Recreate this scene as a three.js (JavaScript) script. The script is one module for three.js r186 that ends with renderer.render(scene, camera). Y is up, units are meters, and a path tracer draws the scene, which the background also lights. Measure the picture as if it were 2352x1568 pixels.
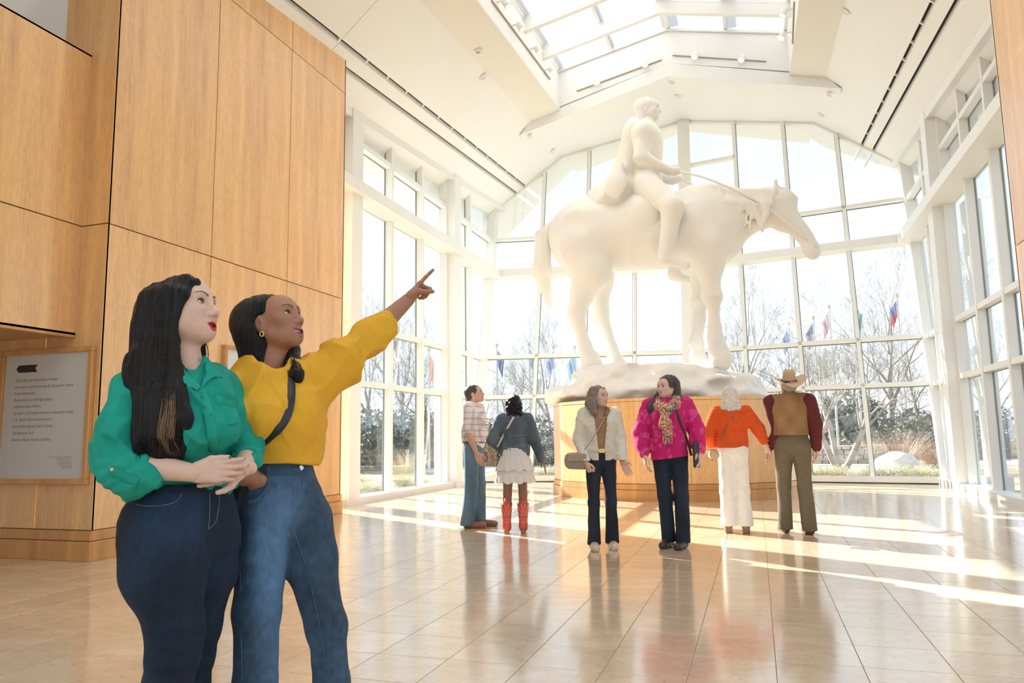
import * as THREE from 'three';
import { mergeGeometries } from 'three/addons/utils/BufferGeometryUtils.js';
import { RoundedBoxGeometry } from 'three/addons/geometries/RoundedBoxGeometry.js';
import { RectAreaLightUniformsLib } from 'three/addons/lights/RectAreaLightUniformsLib.js';

// ---------------------------------------------------------------- camera, sky, sun, exposure
const scene = new THREE.Scene();
const renderer = new THREE.WebGLRenderer();
renderer.toneMapping = THREE.LinearToneMapping;
renderer.toneMappingExposure = 1.2;
renderer.shadowMap.enabled = true;
RectAreaLightUniformsLib.init();
const FOCAL = 1713, EYE = 1.15;
const camera = new THREE.PerspectiveCamera(2 * Math.atan(784 / FOCAL) * 180 / Math.PI, 2352 / 1568, 0.05, 400);
camera.position.set(0, EYE, 0);
camera.rotation.set(7.2837 * Math.PI / 180, 17.9164 * Math.PI / 180, -0.881 * Math.PI / 180, 'YXZ');
camera.updateMatrixWorld();

let seed = 7;
const rnd = () => { seed = (seed * 1664525 + 1013904223) >>> 0; return seed / 4294967296; };
const rr = (a, b) => a + (b - a) * rnd();
const hash2 = (x, y) => { let h = Math.imul(x, 374761393) ^ Math.imul(y, 668265263); h = Math.imul(h ^ (h >>> 13), 1274126177); return ((h ^ (h >>> 16)) >>> 0) / 4294967296; };
const sm = (t) => t * t * (3 - 2 * t);
function vnoise(x, y, px = 0, py = 0) {          // value noise, periodic if px, py given
  const xi = Math.floor(x), yi = Math.floor(y), fx = sm(x - xi), fy = sm(y - yi);
  const w = (a, p) => p ? ((a % p) + p) % p : a;
  const a = hash2(w(xi, px), w(yi, py)), b = hash2(w(xi + 1, px), w(yi, py)), c = hash2(w(xi, px), w(yi + 1, py)), d = hash2(w(xi + 1, px), w(yi + 1, py));
  return (a + (b - a) * fx) * (1 - fy) + (c + (d - c) * fx) * fy;
}
const hash3 = (x, y, z) => hash2(x + z * 131, y + z * 517);
function noise3(x, y, z) {
  const xi = Math.floor(x), yi = Math.floor(y), zi = Math.floor(z), fx = sm(x - xi), fy = sm(y - yi), fz = sm(z - zi);
  let r = 0;
  for (let i = 0; i < 8; i++) r += hash3(xi + (i & 1), yi + ((i >> 1) & 1), zi + (i >> 2)) * ((i & 1) ? fx : 1 - fx) * ((i & 2) ? fy : 1 - fy) * ((i & 4) ? fz : 1 - fz);
  return r;
}
const clamp = (x, a = 0, b = 1) => Math.min(b, Math.max(a, x));
const mixn = (a, b, t) => a + (b - a) * t;
const sstep = (a, b, x) => sm(clamp((x - a) / (b - a)));

{ // sky: hazy winter blue, whiter towards the horizon, faint streaks of cloud all round
  const w = 1024, h = 512, d = new Float32Array(w * h * 4);
  for (let j = 0; j < h; j++) for (let i = 0; i < w; i++) {
    const el = ((j + .5) / h - .5) * 180, t = clamp(el / 60), k = Math.pow(1 - t, 2.2);
    let c = vnoise(i / w * 24, el * .22, 24) * .6 + vnoise(i / w * 64 + 3, el * .5, 64) * .4;
    c = sstep(.5, .85, c) * .5 * sstep(2, 14, el);
    const z = [.40, .49, .66], o = [.90, .95, 1.0];
    for (let q = 0; q < 3; q++) { const b = mixn(z[q], o[q], k); d[(j * w + i) * 4 + q] = mixn(b, .98, c); }
    d[(j * w + i) * 4 + 3] = 1;
  }
  const t = new THREE.DataTexture(d, w, h, THREE.RGBAFormat, THREE.FloatType);
  t.mapping = THREE.EquirectangularReflectionMapping; t.magFilter = THREE.LinearFilter; t.needsUpdate = true;
  scene.background = t; scene.backgroundIntensity = 1.5;
}
{ // low winter sun, from the left and behind the far window
  const az = 31 * Math.PI / 180, el = 28 * Math.PI / 180, L = 40;
  const sun = new THREE.DirectionalLight(new THREE.Color(1, .955, .885), 18);
  sun.position.set(-1.6 - Math.cos(az) * Math.cos(el) * L, Math.sin(el) * L, -12 - Math.sin(az) * Math.cos(el) * L);
  sun.target.position.set(-1.6, 0, -12);
  sun.castShadow = true; sun.shadow.mapSize.set(4096, 4096);
  Object.assign(sun.shadow.camera, { left: -24, right: 24, top: 24, bottom: -24, near: 1, far: 110 });
  sun.shadow.radius = 1; sun.name = 'sun';
  scene.add(sun, sun.target);
}

// ---------------------------------------------------------------- helpers
const V = (x, y, z) => new THREE.Vector3(x, y, z);
const cam3 = new THREE.Matrix3().setFromMatrix4(camera.matrixWorld);
function at(px, py, depth) {                     // the point seen at a pixel of the photograph, at a distance along the lens axis
  return V((px - 1176) / FOCAL, -(py - 784) / FOCAL, -1).applyMatrix3(cam3).multiplyScalar(depth).add(camera.position);
}
const used = {};
const numbered = (n) => { const k = used[n] = (used[n] ?? -1) + 1; return k ? n + '_' + String(k).padStart(3, '0') : n; };
const shadow = (o) => { o.castShadow = true; o.receiveShadow = true; return o; };
function part(name, geo, mat, parent) { const m = shadow(new THREE.Mesh(geo, mat)); m.name = name; parent.add(m); return m; }
function structure(name) { const g = new THREE.Group(); g.name = numbered(name); g.userData = { kind: 'structure' }; scene.add(g); return g; }
function thing(name, label, category, p = [0, 0, 0], group) {
  const g = new THREE.Group(); g.name = numbered(name); g.position.set(...p); g.userData = { label, category }; if (group) g.userData.group = group; scene.add(g); return g;
}
function metreUV(g0, s = 1) {                    // uv in metres by the way each face points
  const g = g0.index ? g0.toNonIndexed() : g0, p = g.attributes.position, uv = new Float32Array(p.count * 2);
  const a = V(), b = V(), c = V();
  for (let i = 0; i < p.count; i += 3) {
    a.fromBufferAttribute(p, i); b.fromBufferAttribute(p, i + 1); c.fromBufferAttribute(p, i + 2);
    const n = b.clone().sub(a).cross(c.clone().sub(a)), x = Math.abs(n.x), y = Math.abs(n.y), z = Math.abs(n.z);
    for (let k = 0; k < 3; k++) {
      const q = [a, b, c][k];
      const [u, v] = x >= y && x >= z ? [q.z, q.y] : z >= y ? [q.x, q.y] : [q.x, q.z];
      uv[(i + k) * 2] = u * s; uv[(i + k) * 2 + 1] = v * s;
    }
  }
  g.setAttribute('uv', new THREE.BufferAttribute(uv, 2)); return g;
}
function box(x0, x1, y0, y1, z0, z1) {
  const g = new THREE.BoxGeometry(Math.abs(x1 - x0), Math.abs(y1 - y0), Math.abs(z1 - z0));
  g.translate((x0 + x1) / 2, (y0 + y1) / 2, (z0 + z1) / 2); return metreUV(g);
}
function rbox(x0, x1, y0, y1, z0, z1, r = .01, seg = 2) {
  const g = new RoundedBoxGeometry(Math.abs(x1 - x0), Math.abs(y1 - y0), Math.abs(z1 - z0), seg, r);
  g.translate((x0 + x1) / 2, (y0 + y1) / 2, (z0 + z1) / 2); return metreUV(g);
}
function hexa(b, t) {                            // solid between two quads, b and t, listed the same way round
  const P = [...b, ...t].map((p) => Array.isArray(p) ? p : [p.x, p.y, p.z]), f = [[3, 2, 1, 0], [4, 5, 6, 7], [0, 1, 5, 4], [1, 2, 6, 5], [2, 3, 7, 6], [3, 0, 4, 7]], o = [];
  for (const q of f) for (const i of [0, 1, 2, 0, 2, 3]) o.push(...P[q[i]]);
  let g = new THREE.BufferGeometry(); g.setAttribute('position', new THREE.Float32BufferAttribute(o, 3));
  // face outwards
  let vol = 0; for (let i = 0; i < o.length; i += 9) vol += V(o[i], o[i + 1], o[i + 2]).dot(V(o[i + 3], o[i + 4], o[i + 5]).cross(V(o[i + 6], o[i + 7], o[i + 8])));
  if (vol < 0) { for (let i = 0; i < o.length; i += 9) for (let k = 0; k < 3; k++) { const s = o[i + 3 + k]; o[i + 3 + k] = o[i + 6 + k]; o[i + 6 + k] = s; } g.setAttribute('position', new THREE.Float32BufferAttribute(o, 3)); }
  g.computeVertexNormals(); g.setAttribute('uv', new THREE.Float32BufferAttribute(new Float32Array(o.length / 3 * 2), 2));
  return metreUV(g);
}
function bar(A, B, w, d, n) {                    // straight member from A to B, w wide in the plane, d deep along n (from the line)
  const t = B.clone().sub(A).normalize(), s = t.clone().cross(n).normalize().multiplyScalar(w / 2), e = n.clone().multiplyScalar(d);
  const q = (P) => [P.clone().sub(s), P.clone().add(s), P.clone().add(s).add(e), P.clone().sub(s).add(e)];
  return hexa(q(A), q(B));
}
function tube(pts, r, seg = 8, n = 0) {          // round tube along points; r a number or a function of 0..1
  const c = new THREE.CatmullRomCurve3(pts.map((p) => Array.isArray(p) ? V(...p) : p)), N = n || pts.length * 4, F = c.computeFrenetFrames(N), pos = [], idx = [];
  for (let i = 0; i <= N; i++) {
    const p = c.getPoint(i / N), R = typeof r === 'function' ? r(i / N) : r;
    for (let k = 0; k < seg; k++) { const a = k / seg * Math.PI * 2; pos.push(p.x + R * (Math.cos(a) * F.normals[i].x + Math.sin(a) * F.binormals[i].x), p.y + R * (Math.cos(a) * F.normals[i].y + Math.sin(a) * F.binormals[i].y), p.z + R * (Math.cos(a) * F.normals[i].z + Math.sin(a) * F.binormals[i].z)); }
  }
  for (let i = 0; i < N; i++) for (let k = 0; k < seg; k++) { const a = i * seg + k, b = i * seg + (k + 1) % seg; idx.push(a, b, a + seg, b, b + seg, a + seg); }
  const s = pos.length / 3; for (const [i0, f] of [[0, 0], [N * seg, 1]]) for (let k = 1; k < seg - 1; k++) f ? idx.push(i0, i0 + k, i0 + k + 1) : idx.push(i0, i0 + k + 1, i0 + k);
  const g = new THREE.BufferGeometry(); g.setAttribute('position', new THREE.Float32BufferAttribute(pos, 3)); g.setIndex(idx); g.computeVertexNormals();
  const uv = new Float32Array(s * 2); for (let i = 0; i < s; i++) { uv[i * 2] = (i % seg) / seg; uv[i * 2 + 1] = Math.floor(i / seg) / N; } g.setAttribute('uv', new THREE.BufferAttribute(uv, 2));
  return g;
}
const plain = (g) => { const o = g.index ? g.toNonIndexed() : g.clone(); for (const k of Object.keys(o.attributes)) if (!['position', 'normal', 'uv'].includes(k)) o.deleteAttribute(k); if (!o.attributes.uv) o.setAttribute('uv', new THREE.Float32BufferAttribute(new Float32Array(o.attributes.position.count * 2), 2)); return o; };
const merge = (a) => mergeGeometries(a.map(plain));
function texture(w, h, fn, srgb = true, rep = [1, 1]) {
  const d = new Uint8Array(w * h * 4);
  for (let j = 0; j < h; j++) for (let i = 0; i < w; i++) { const c = fn(i / w, j / h, i, j), o = (j * w + i) * 4; for (let q = 0; q < 3; q++) d[o + q] = clamp(Array.isArray(c) ? c[q] : c) * 255; d[o + 3] = 255; }
  const t = new THREE.DataTexture(d, w, h); t.wrapS = t.wrapT = THREE.RepeatWrapping; t.magFilter = t.minFilter = THREE.LinearFilter; t.repeat.set(...rep);
  if (srgb) t.colorSpace = THREE.SRGBColorSpace; t.needsUpdate = true; return t;
}
const std = (o) => new THREE.MeshStandardMaterial(o), phy = (o) => new THREE.MeshPhysicalMaterial(o);
const lin = (r, g, b) => new THREE.Color().setRGB(r, g, b);

// ---------------------------------------------------------------- materials of the building
const woodTex = texture(512, 1024, (u, v) => {
  const wob = vnoise(u * 6, v * 4, 6, 4) * .02;
  const f = vnoise((u + wob) * 160, v * 10, 160, 10) * .5 + vnoise((u + wob) * 60, v * 5, 60, 5) * .5, band = vnoise(u * 12, v * 2, 12, 2), fl = vnoise(u * 40, v * 40, 40, 40);
  const t = .955 + (f - .5) * .11 + (band - .5) * .1 + (fl - .5) * .05;
  return [t, t * (.985 + (band - .5) * .04), t * (.96 + (f - .5) * .05)];
}, true, [1, .4]);
const woodMat = (s) => phy({ color: lin(.88 * s, .52 * s, .22 * s), map: woodTex, roughness: .42, clearcoat: 1, clearcoatRoughness: .22 });
const WOOD = [woodMat(1), woodMat(.96), woodMat(1.03)];
const WOODBASE = phy({ color: lin(.66, .34, .11), map: woodTex, roughness: .4, clearcoat: .3, clearcoatRoughness: .3 });
const DARKGAP = std({ color: lin(.12, .06, .025), roughness: .9 });
const plasterBump = texture(256, 256, (u, v) => vnoise(u * 64, v * 64, 64, 64) * .5 + vnoise(u * 128, v * 128, 128, 128) * .5, false, [.8, .8]);
const PAINT = std({ color: lin(.85, .85, .835), roughness: .6 });
const FRAME = std({ color: lin(.84, .84, .82), roughness: .38 });
const PLASTER = std({ color: lin(.80, .765, .70), roughness: .85, bumpMap: plasterBump, bumpScale: .006 });
const GASKET = std({ color: lin(.2, .24, .25), roughness: .5 });
const SLOT = std({ color: lin(.02, .02, .02), roughness: .8 });
const GLASS = phy({ color: lin(.94, .972, .978), transmission: 1, thickness: 0, roughness: 0, ior: 1.5 });
const SKYGLASS = phy({ color: lin(.80, .80, .79), transmission: .9, thickness: 0, roughness: 1, ior: 1.3 });
// ---------------------------------------------------------------- the room
const CX = -1.575;
// ceiling heights: steep sides, shallow middle, the whole rising towards the far window
const ceilY = (w, z) => (w > 3.52 ? 7.96 + .87 * (5.2 - w) : 9.42 + .25 * (3.52 - w)) + .085 * (-z - 20.4);
const backZ = (u, y) => -(18.43 + .23 * y + .19 * (5.5 - Math.abs(u)));    // the far window leans out and comes to a prow
const ZREAR = 4;

// floor: polished stone tiles on a bed of grout
{
  const T = .4075, g = .0035, x0 = .03, z0 = -4.185;
  const fl = structure('floor');
  const GR = std({ color: lin(.36, .27, .19), roughness: .8 }); part('grout_bed', box(-7.1, 3.95, -.3, -.004, -19.6, -10.5), GR, fl); part('grout_bed', box(-9.6, 4.05, -.3, -.004, -10.5, ZREAR), GR, fl);
  const tex = texture(512, 512, (u, v) => {
    const n = vnoise(u * 5, v * 9, 5, 9) * .5 + vnoise(u * 14, v * 30, 14, 30) * .3 + vnoise(u * 60, v * 90, 60, 90) * .2;
    const pit = vnoise(u * 90, v * 120, 90, 120) > .86 ? -.06 : 0;
    const t = .955 + (n - .5) * .17 + pit; return [t, t * .985, t * .955];
  }, true, [.5, .5]);
  const mats = [[.79, .64, .48], [.76, .61, .45], [.82, .67, .51], [.76, .62, .47], [.78, .63, .46]].map(([r, gg, b]) => phy({ color: lin(r, gg, b), map: tex, roughness: .16, ior: 1.6, clearcoat: .5, clearcoatRoughness: .1 }));
  // one bevelled tile, shared
  const b = .001, P = (s, y) => [[-s, y, -s], [s, y, -s], [s, y, s], [-s, y, s]], s = T / 2 - g / 2;
  const geos = [0, 1, 2, 3].map((k) => {
    const G = merge([hexa(P(s, -.012), P(s, -b)), hexa(P(s, -b), P(s - b, 0))]), uv = G.attributes.uv, ox = hash2(k, 3) * 2, oy = hash2(k, 9) * 2;
    for (let i = 0; i < uv.count; i++) uv.setXY(i, uv.getX(i) + ox, uv.getY(i) + oy); return G;
  });
  const tiles = [];
  for (let i = -32; i < 23; i++) for (let j = -40; j < 33; j++) {
    const x = x0 + (i + .5) * T, z = z0 + (j + .5) * T;
    if (z < -10.6 ? (x < -7.25 || x > 4.1) : (x < -9.5 || x > 4.1) || z > ZREAR - .2) continue; if (z < backZ(x - CX, 0) - .1) continue;
    const v = V(x, 0, z).project(camera), inn = Math.abs(v.x) < 1.02 && v.y > -1.08 && v.z < 1 && z < -1;
    tiles.push({ x, z, i, j, inn, d: Math.hypot(x, z) });
  }
  tiles.sort((a, c) => (c.inn - a.inn) || a.d - c.d);
  const rest = mats.map(() => []);
  tiles.forEach((t, n) => {
    const m = Math.floor(hash2(t.i * 7 + 1, t.j * 13 + 5) * 5), k = Math.floor(hash2(t.i, t.j + 77) * 4);
    if (n < 300) { const q = part('floor_tile', geos[k], mats[m], fl); q.position.set(t.x, 0, t.z); }
    else rest[m].push(geos[k].clone().translate(t.x, 0, t.z));
  });
  rest.forEach((r, m) => { if (r.length) part('floor_tile_field', merge(r), mats[m], fl).userData.kind = 'stuff'; });
}

// ceiling
const ceil = structure('ceiling');
{
  const slab = (w0, w1, z0, z1, s, mat, th = .14, name = 'ceiling_slope') => {        // slab between half-widths w0, w1 on side s
    const q = (dy) => [[CX + s * w0, ceilY(w0 + 1e-4, z0) + dy, z0], [CX + s * w1, ceilY(w1 - 1e-4, z0) + dy, z0], [CX + s * w1, ceilY(w1 - 1e-4, z1) + dy, z1], [CX + s * w0, ceilY(w0 + 1e-4, z1) + dy, z1]];
    return part(name, hexa(q(0), q(th)), mat, ceil);
  };
  const ZE = -10.1;
  // far end follows the prow: cut slabs at a z beyond the window and let them overhang as the outside eave
  for (const s of [-1, 1]) {
    for (const [za, zb] of [[ZREAR, ZE], [ZE - .012, -22.4]]) {
      slab(3.52, 4.545, za, zb, s, PAINT); slab(4.615, 4.785, za, zb, s, PAINT); slab(4.855, za === ZREAR ? 5.35 : 5.24, za, zb, s, PAINT);
    }
    const seam = slab(3.52, 5.24, ZE + .02, ZE - .03, s, FRAME, .15, 'ceiling_joint'); seam.position.y = .03;
    // the two dark air slots: recessed channels
    for (const [a, b] of [[4.545, 4.615], [4.785, 4.855]]) { const m = slab(a - .01, b + .01, ZREAR, -20.6, s, SLOT, .06, 'air_slot'); m.position.y = .10; }
    for (let z = -11; z > -20; z -= .78) { const m = slab(4.545, 4.615, z, z - .05, s, FRAME, .05, 'slot_spacer'); m.position.y = .04; }
    // outside eave
    slab(5.24, 6.2, -10.4, -22.4, s, PAINT, .14, 'eave');
    // middle: beyond the roof light, and the plaster beam beside it
    slab(0, 3.52, -17.99, -22.9, s, PAINT, .14, 'ceiling_centre');
    slab(2.75, 3.52, ZREAR, -17.615, s, PLASTER, .05, 'plaster_beam');
    slab(0, 2.75, ZREAR, 3.5, s, PAINT, .14, 'ceiling_centre');
    // cross beam at the far end of the roof light
    { const q = (z, dy) => [[CX, ceilY(0, z) + dy, z], [CX + s * 3.52, ceilY(3.51, z) + dy, z]];
      const z0 = -17.62, z1 = -18.0, A = q(z0, -.24), B = q(z1, -.24), o = 3.82, yb = (z) => ceilY(3.51, z) - .24 - .075;
      part('cross_beam', hexa([A[0], A[1], B[1], B[0]], [...[[z0], [z0], [z1], [z1]].map(([z], i) => i === 0 || i === 3 ? [CX, ceilY(0, z) + .1, z] : [CX + s * 3.52, ceilY(3.51, z) + .05, z])]), PAINT, ceil);
      part('cross_beam_end', hexa([A[1], [CX + s * o, yb(z0), z0], [CX + s * o, yb(z1), z1], B[1]], [[CX + s * 3.52, ceilY(3.51, z0) + .05, z0], [CX + s * 3.56, ceilY(3.56, z0) + .02, z0], [CX + s * 3.56, ceilY(3.56, z1) + .02, z1], [CX + s * 3.52, ceilY(3.51, z1) + .05, z1]]), PAINT, ceil);
    }
    // well of the roof light
    const wy = (z) => ceilY(2.75, z) + 1.08, ry = (z) => wy(z) + .22 * 2.75;
    { const q = (w) => [[CX + s * w, ceilY(2.75, 3.5) + .045, 3.5], [CX + s * w, ceilY(2.75, -17.7) + .045, -17.7], [CX + s * w, wy(-17.7), -17.7], [CX + s * w, wy(3.5), 3.5]]; part('well_side', hexa(q(2.752), q(2.95)), PAINT, ceil); }
    for (const [z, z2] of [[-17.62, -17.85], [3.5, 3.7]]) { const q = (zz) => [[CX, ceilY(0, z) + .1, zz], [CX + s * 2.95, ceilY(2.95, z) + .1, zz], [CX + s * 2.95, wy(z), zz], [CX, ry(z), zz]]; part('well_end', hexa(q(z), q(z2)), PAINT, ceil); }
    // rafters, glazing bars and panes of the roof light
    const zs = []; for (let z = -17.62; z < 3.4; z += 1.5) zs.push(z);
    zs.forEach((z, i) => {
      if (i) { const q = (zz, w, y) => [CX + s * w, y, zz];
        part('rafter', hexa([q(z - .06, 0, ry(z) - .34), q(z - .06, 2.75, wy(z) - .34), q(z + .06, 2.75, wy(z) - .34), q(z + .06, 0, ry(z) - .34)], [q(z - .06, 0, ry(z)), q(z - .06, 2.75, wy(z)), q(z + .06, 2.75, wy(z)), q(z + .06, 0, ry(z))]), PAINT, ceil); }
      const zn = Math.min(z + 1.5, 3.5), P = (w, zz, d = 0) => V(CX + s * w, wy(zz) + .22 * (2.75 - w) + d, zz);
      for (const w of [.05, 1.38, 2.72]) part('glazing_bar', bar(P(w, z), P(w, zn), .08, -.1, V(0, -1, 0)), FRAME, ceil);
      for (const [zz, o] of [[z, .04], [zn, -.04]]) part('glazing_bar', bar(P(0, zz + o, -.02), P(2.75, zz + o, -.02), .05, .05, V(0, -1, 0)), FRAME, ceil);
      for (const [wa, wb] of [[.05, 1.34], [1.42, 2.70]]) { const q = (d) => [P(wa, z + .03, d), P(wb, z + .03, d), P(wb, zn - .03, d), P(wa, zn - .03, d)]; part('roof_pane', hexa(q(.02), q(.03)), SKYGLASS, ceil); }
    });
  }
}

// side window walls
const YT = [.12, 2.19, 3.30, 5.70, 6.80];      // sill top, transoms, ledge, upper transom
const leanZ = (y) => backZ(5.5, y);            // where the side wall meets the far window
for (const s of [-1, 1]) {
  const W = structure('window_' + (s < 0 ? 1 : 2)), X = (w) => CX + s * w, wg = 5.525, wi = 5.375;
  const head = (z) => ceilY(5.2, z) - .1;
  const bx = (name, w0, w1, y0, y1, z0, z1, m = FRAME) => part(name, box(X(w0), X(w1), y0, y1, z0, z1), m, W);
  // posts: [near z, far z, inner half width]
  const cols = [[-11.6, -11.98], [-16.5, -16.9]], muls = s < 0 ? [-13.52, -15.02, -18.05] : [-13.35, -14.85, -18.05];
  for (const [a, b] of cols) { const q = (w, z) => [X(w), 0, z], t = (w, z) => [X(w), ceilY(5.2, z) + .02, z]; part('column', hexa([q(5.18, a), q(5.6, a), q(5.6, b), q(5.18, b)], [t(5.18, a), t(5.6, a), t(5.6, b), t(5.18, b)]), FRAME, W);
    for (const z of [a + .04, b - .04]) bx('jamb', wi, wg + .05, 0, head(z), z + .05, z - .05); }
  for (const z of muls) { bx('mullion', wi, wg + .03, 0, head(z) + .05, z, z - .1); for (const e of [z + .006, z - .106]) bx('gasket', wg - .006, wg + .02, YT[0], head(z), e + .006, e - .006, GASKET); }
  bx('sill', 5.23, wg + .06, 0, YT[0], -10.4, -18.5);
  const zEnd = (y) => leanZ(y) - .0;
  for (const y of [2.19, 3.30, 6.80]) { bx('transom', wi + .01, wg + .03, y - .05, y + .05, -10.4, zEnd(y)); for (const e of [y - .056, y + .056]) bx('gasket', wg - .006, wg + .02, e - .005, e + .005, -10.4, zEnd(y), GASKET); }
  { const q = (w, y, z) => [X(w), y, z]; part('ledge', hexa([q(5.05, 5.62, -10.4), q(wg + .06, 5.62, -10.4), q(wg + .06, 5.62, zEnd(5.62)), q(5.05, 5.62, zEnd(5.62) - .1)], [q(5.05, 5.84, -10.4), q(wg + .06, 5.84, -10.4), q(wg + .06, 5.84, zEnd(5.84)), q(5.05, 5.84, zEnd(5.84) - .1)]), FRAME, W); }
  { const q = (w, dy, z) => [X(w), ceilY(5.2, z) + dy, z]; part('head', hexa([q(5.2, -.16, -10.4), q(wg + .06, -.1, -10.4), q(wg + .06, -.1, -20.5), q(5.2, -.16, -20.5)], [q(5.2, .06, -10.4), q(wg + .06, .06, -10.4), q(wg + .06, .06, -20.5), q(5.2, .06, -20.5)]), FRAME, W); }
  // corner post, leaning with the far window
  { const P = (w, o, y) => [X(w), y, leanZ(y) + o]; const q = (y) => [P(5.33, .16, y), P(wg + .08, .16, y), P(wg + .08, -.04, y), P(5.33, -.1, y)]; part('corner_post', hexa(q(0), q(8.3)), FRAME, W); }
  // panes
  const zs = [-10.7, cols[0][0] + .09, cols[0][1] - .09, muls[0], muls[0] - .1, muls[1], muls[1] - .1, cols[1][0] + .09, cols[1][1] - .09, muls[2], muls[2] - .1, null];
  for (let k = 0; k < zs.length; k += 2) for (let r = 0; r < 5; r++) {
    const y0 = YT[r] + (r === 0 ? 0 : r === 3 ? .14 : .05), a = zs[k], yTop = r < 4 ? YT[r + 1] - (r === 2 ? .08 : .05) : null;
    const E = (y) => zs[k + 1] ?? leanZ(y) + .16, top = (z) => yTop ?? head(z);
    const q = (w) => [[X(w), y0, a], [X(w), y0, E(y0)], [X(w), top(E(yTop ?? 7.8)), E(yTop ?? 7.8)], [X(w), top(a), a]];
    if (Math.abs(a - E(y0)) > .12) part('pane', hexa(q(wg), q(wg + .012)), GLASS, W);
  }
}

// far window: two leaning leaves meeting at a post
{
  const W = structure('window_3');
  for (const s of [-1, 1]) {
    const P = (u, y, o = 0) => V(CX + s * u, y, backZ(u, y) + o);
    const n = P(1, 0).sub(P(0, 0)).cross(P(0, 1).sub(P(0, 0))).normalize(); if (n.z < 0) n.negate();
    const top = (u) => { let y = 9; for (let i = 0; i < 6; i++) y = ceilY(u, backZ(u, y)); return y; };
    const us = [1.43, 2.73, 4.02];
    const B = (name, A, Bp, w, d = .13, m = FRAME) => part(name, bar(A, Bp, w, d, n), m, W);
    for (const u of us) { B('mullion', P(u, 0), P(u, top(u) + .05), .085); B('gasket', P(u + .05 * s * s, .15), P(u + .05, top(u + .05)), .014, .03, GASKET); B('gasket', P(u - .05, .15), P(u - .05, top(u - .05)), .014, .03, GASKET); }
    B('transom', P(0, 2.19), P(5.4, 2.19), .085); B('transom', P(0, 3.30), P(5.4, 3.30), .085); B('transom', P(1.43, 6.80), P(5.4, 6.80), .085); B('transom', P(0, 8.85), P(1.43, 8.85), .085);
    for (const y of [2.19, 3.30]) B('gasket', P(0, y - .05), P(5.4, y - .05), .014, .03, GASKET); B('gasket', P(1.43, 6.75), P(5.4, 6.75), .014, .03, GASKET);
    B('ledge', P(0, 5.70), P(5.4, 5.70), .22, .26);
    B('sill', P(0, .05), P(5.4, .05), .14, .2);
    B('head', P(0, top(0) - .04), P(3.52, top(3.52) - .04), .1, .1); B('head', P(3.52, top(3.52) - .04), P(5.3, top(5.2) - .1), .1, .1);
    const ue = [.16, ...us, 5.42], ys = [.12, 2.19, 3.30, 5.70, 6.80, null];
    for (let k = 0; k < 4; k++) for (let r = 0; r < 5; r++) {
      let y0 = ys[r], y1 = ys[r + 1];
      if (k === 0 && r === 3) y1 = 8.85; if (k === 0 && r === 4) y0 = 8.85;
      const a = ue[k] + .04, b = ue[k + 1] - .04, tp = (u) => y1 ?? top(u) - .04;
      // a pane under the crease in the ceiling is cut to five corners: two solids side by side
      const cut = y1 === null && a < 3.52 && b > 3.52 ? [[a, 3.52], [3.52, b]] : [[a, b]];
      const gs = cut.map(([c, d]) => { const q = (o) => [P(c, y0 + .04), P(d, y0 + .04), P(d, tp(d) - (y1 ? .04 : 0)), P(c, tp(c) - (y1 ? .04 : 0))].map((p) => p.addScaledVector(n, o)); return hexa(q(-.03), q(-.018)); });
      part('pane', merge(gs), GLASS, W);
    }
  }
  const y1 = 10.6; const q = (y) => [[CX - .17, y, backZ(0, y) + .22], [CX + .17, y, backZ(0, y) + .22], [CX + .17, y, backZ(0, y) - .08], [CX - .17, y, backZ(0, y) - .08]];
  part('centre_post', hexa(q(0), q(y1)), FRAME, W);
}

// wood panelled blocks beside the hall
function panelWall(name, x, s, zs, ys, parent) {      // panels on the plane x facing s, joints left open over a dark backing
  const g = .006, m = parent;
  for (let i = 0; i < zs.length - 1; i++) for (let j = 0; j < ys.length - 1; j++) {
    const za = zs[i] - g, zb = zs[i + 1] + g, y0 = ys[j] + (j ? g : 0), y1 = ys[j + 1] - g, top = j === ys.length - 2;
    const T = (z) => top ? ceilY(Math.abs(x - CX), z) + .02 : y1;
    const q = (xx) => [[xx, y0, za], [xx, y0, zb], [xx, T(zb), zb], [xx, T(za), za]];
    const G = hexa(q(x), q(x - s * .03)), uv = G.attributes.uv, o = hash2(i + 3, j + 11);
    for (let k = 0; k < uv.count; k++) uv.setXY(k, uv.getX(k) + o * 3.7, uv.getY(k) + o * 5.1);
    part('wood_panel', G, WOOD[(i * 2 + j) % 3], m);
  }
}
const XL = -6.3, XR = 3.15;
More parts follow.
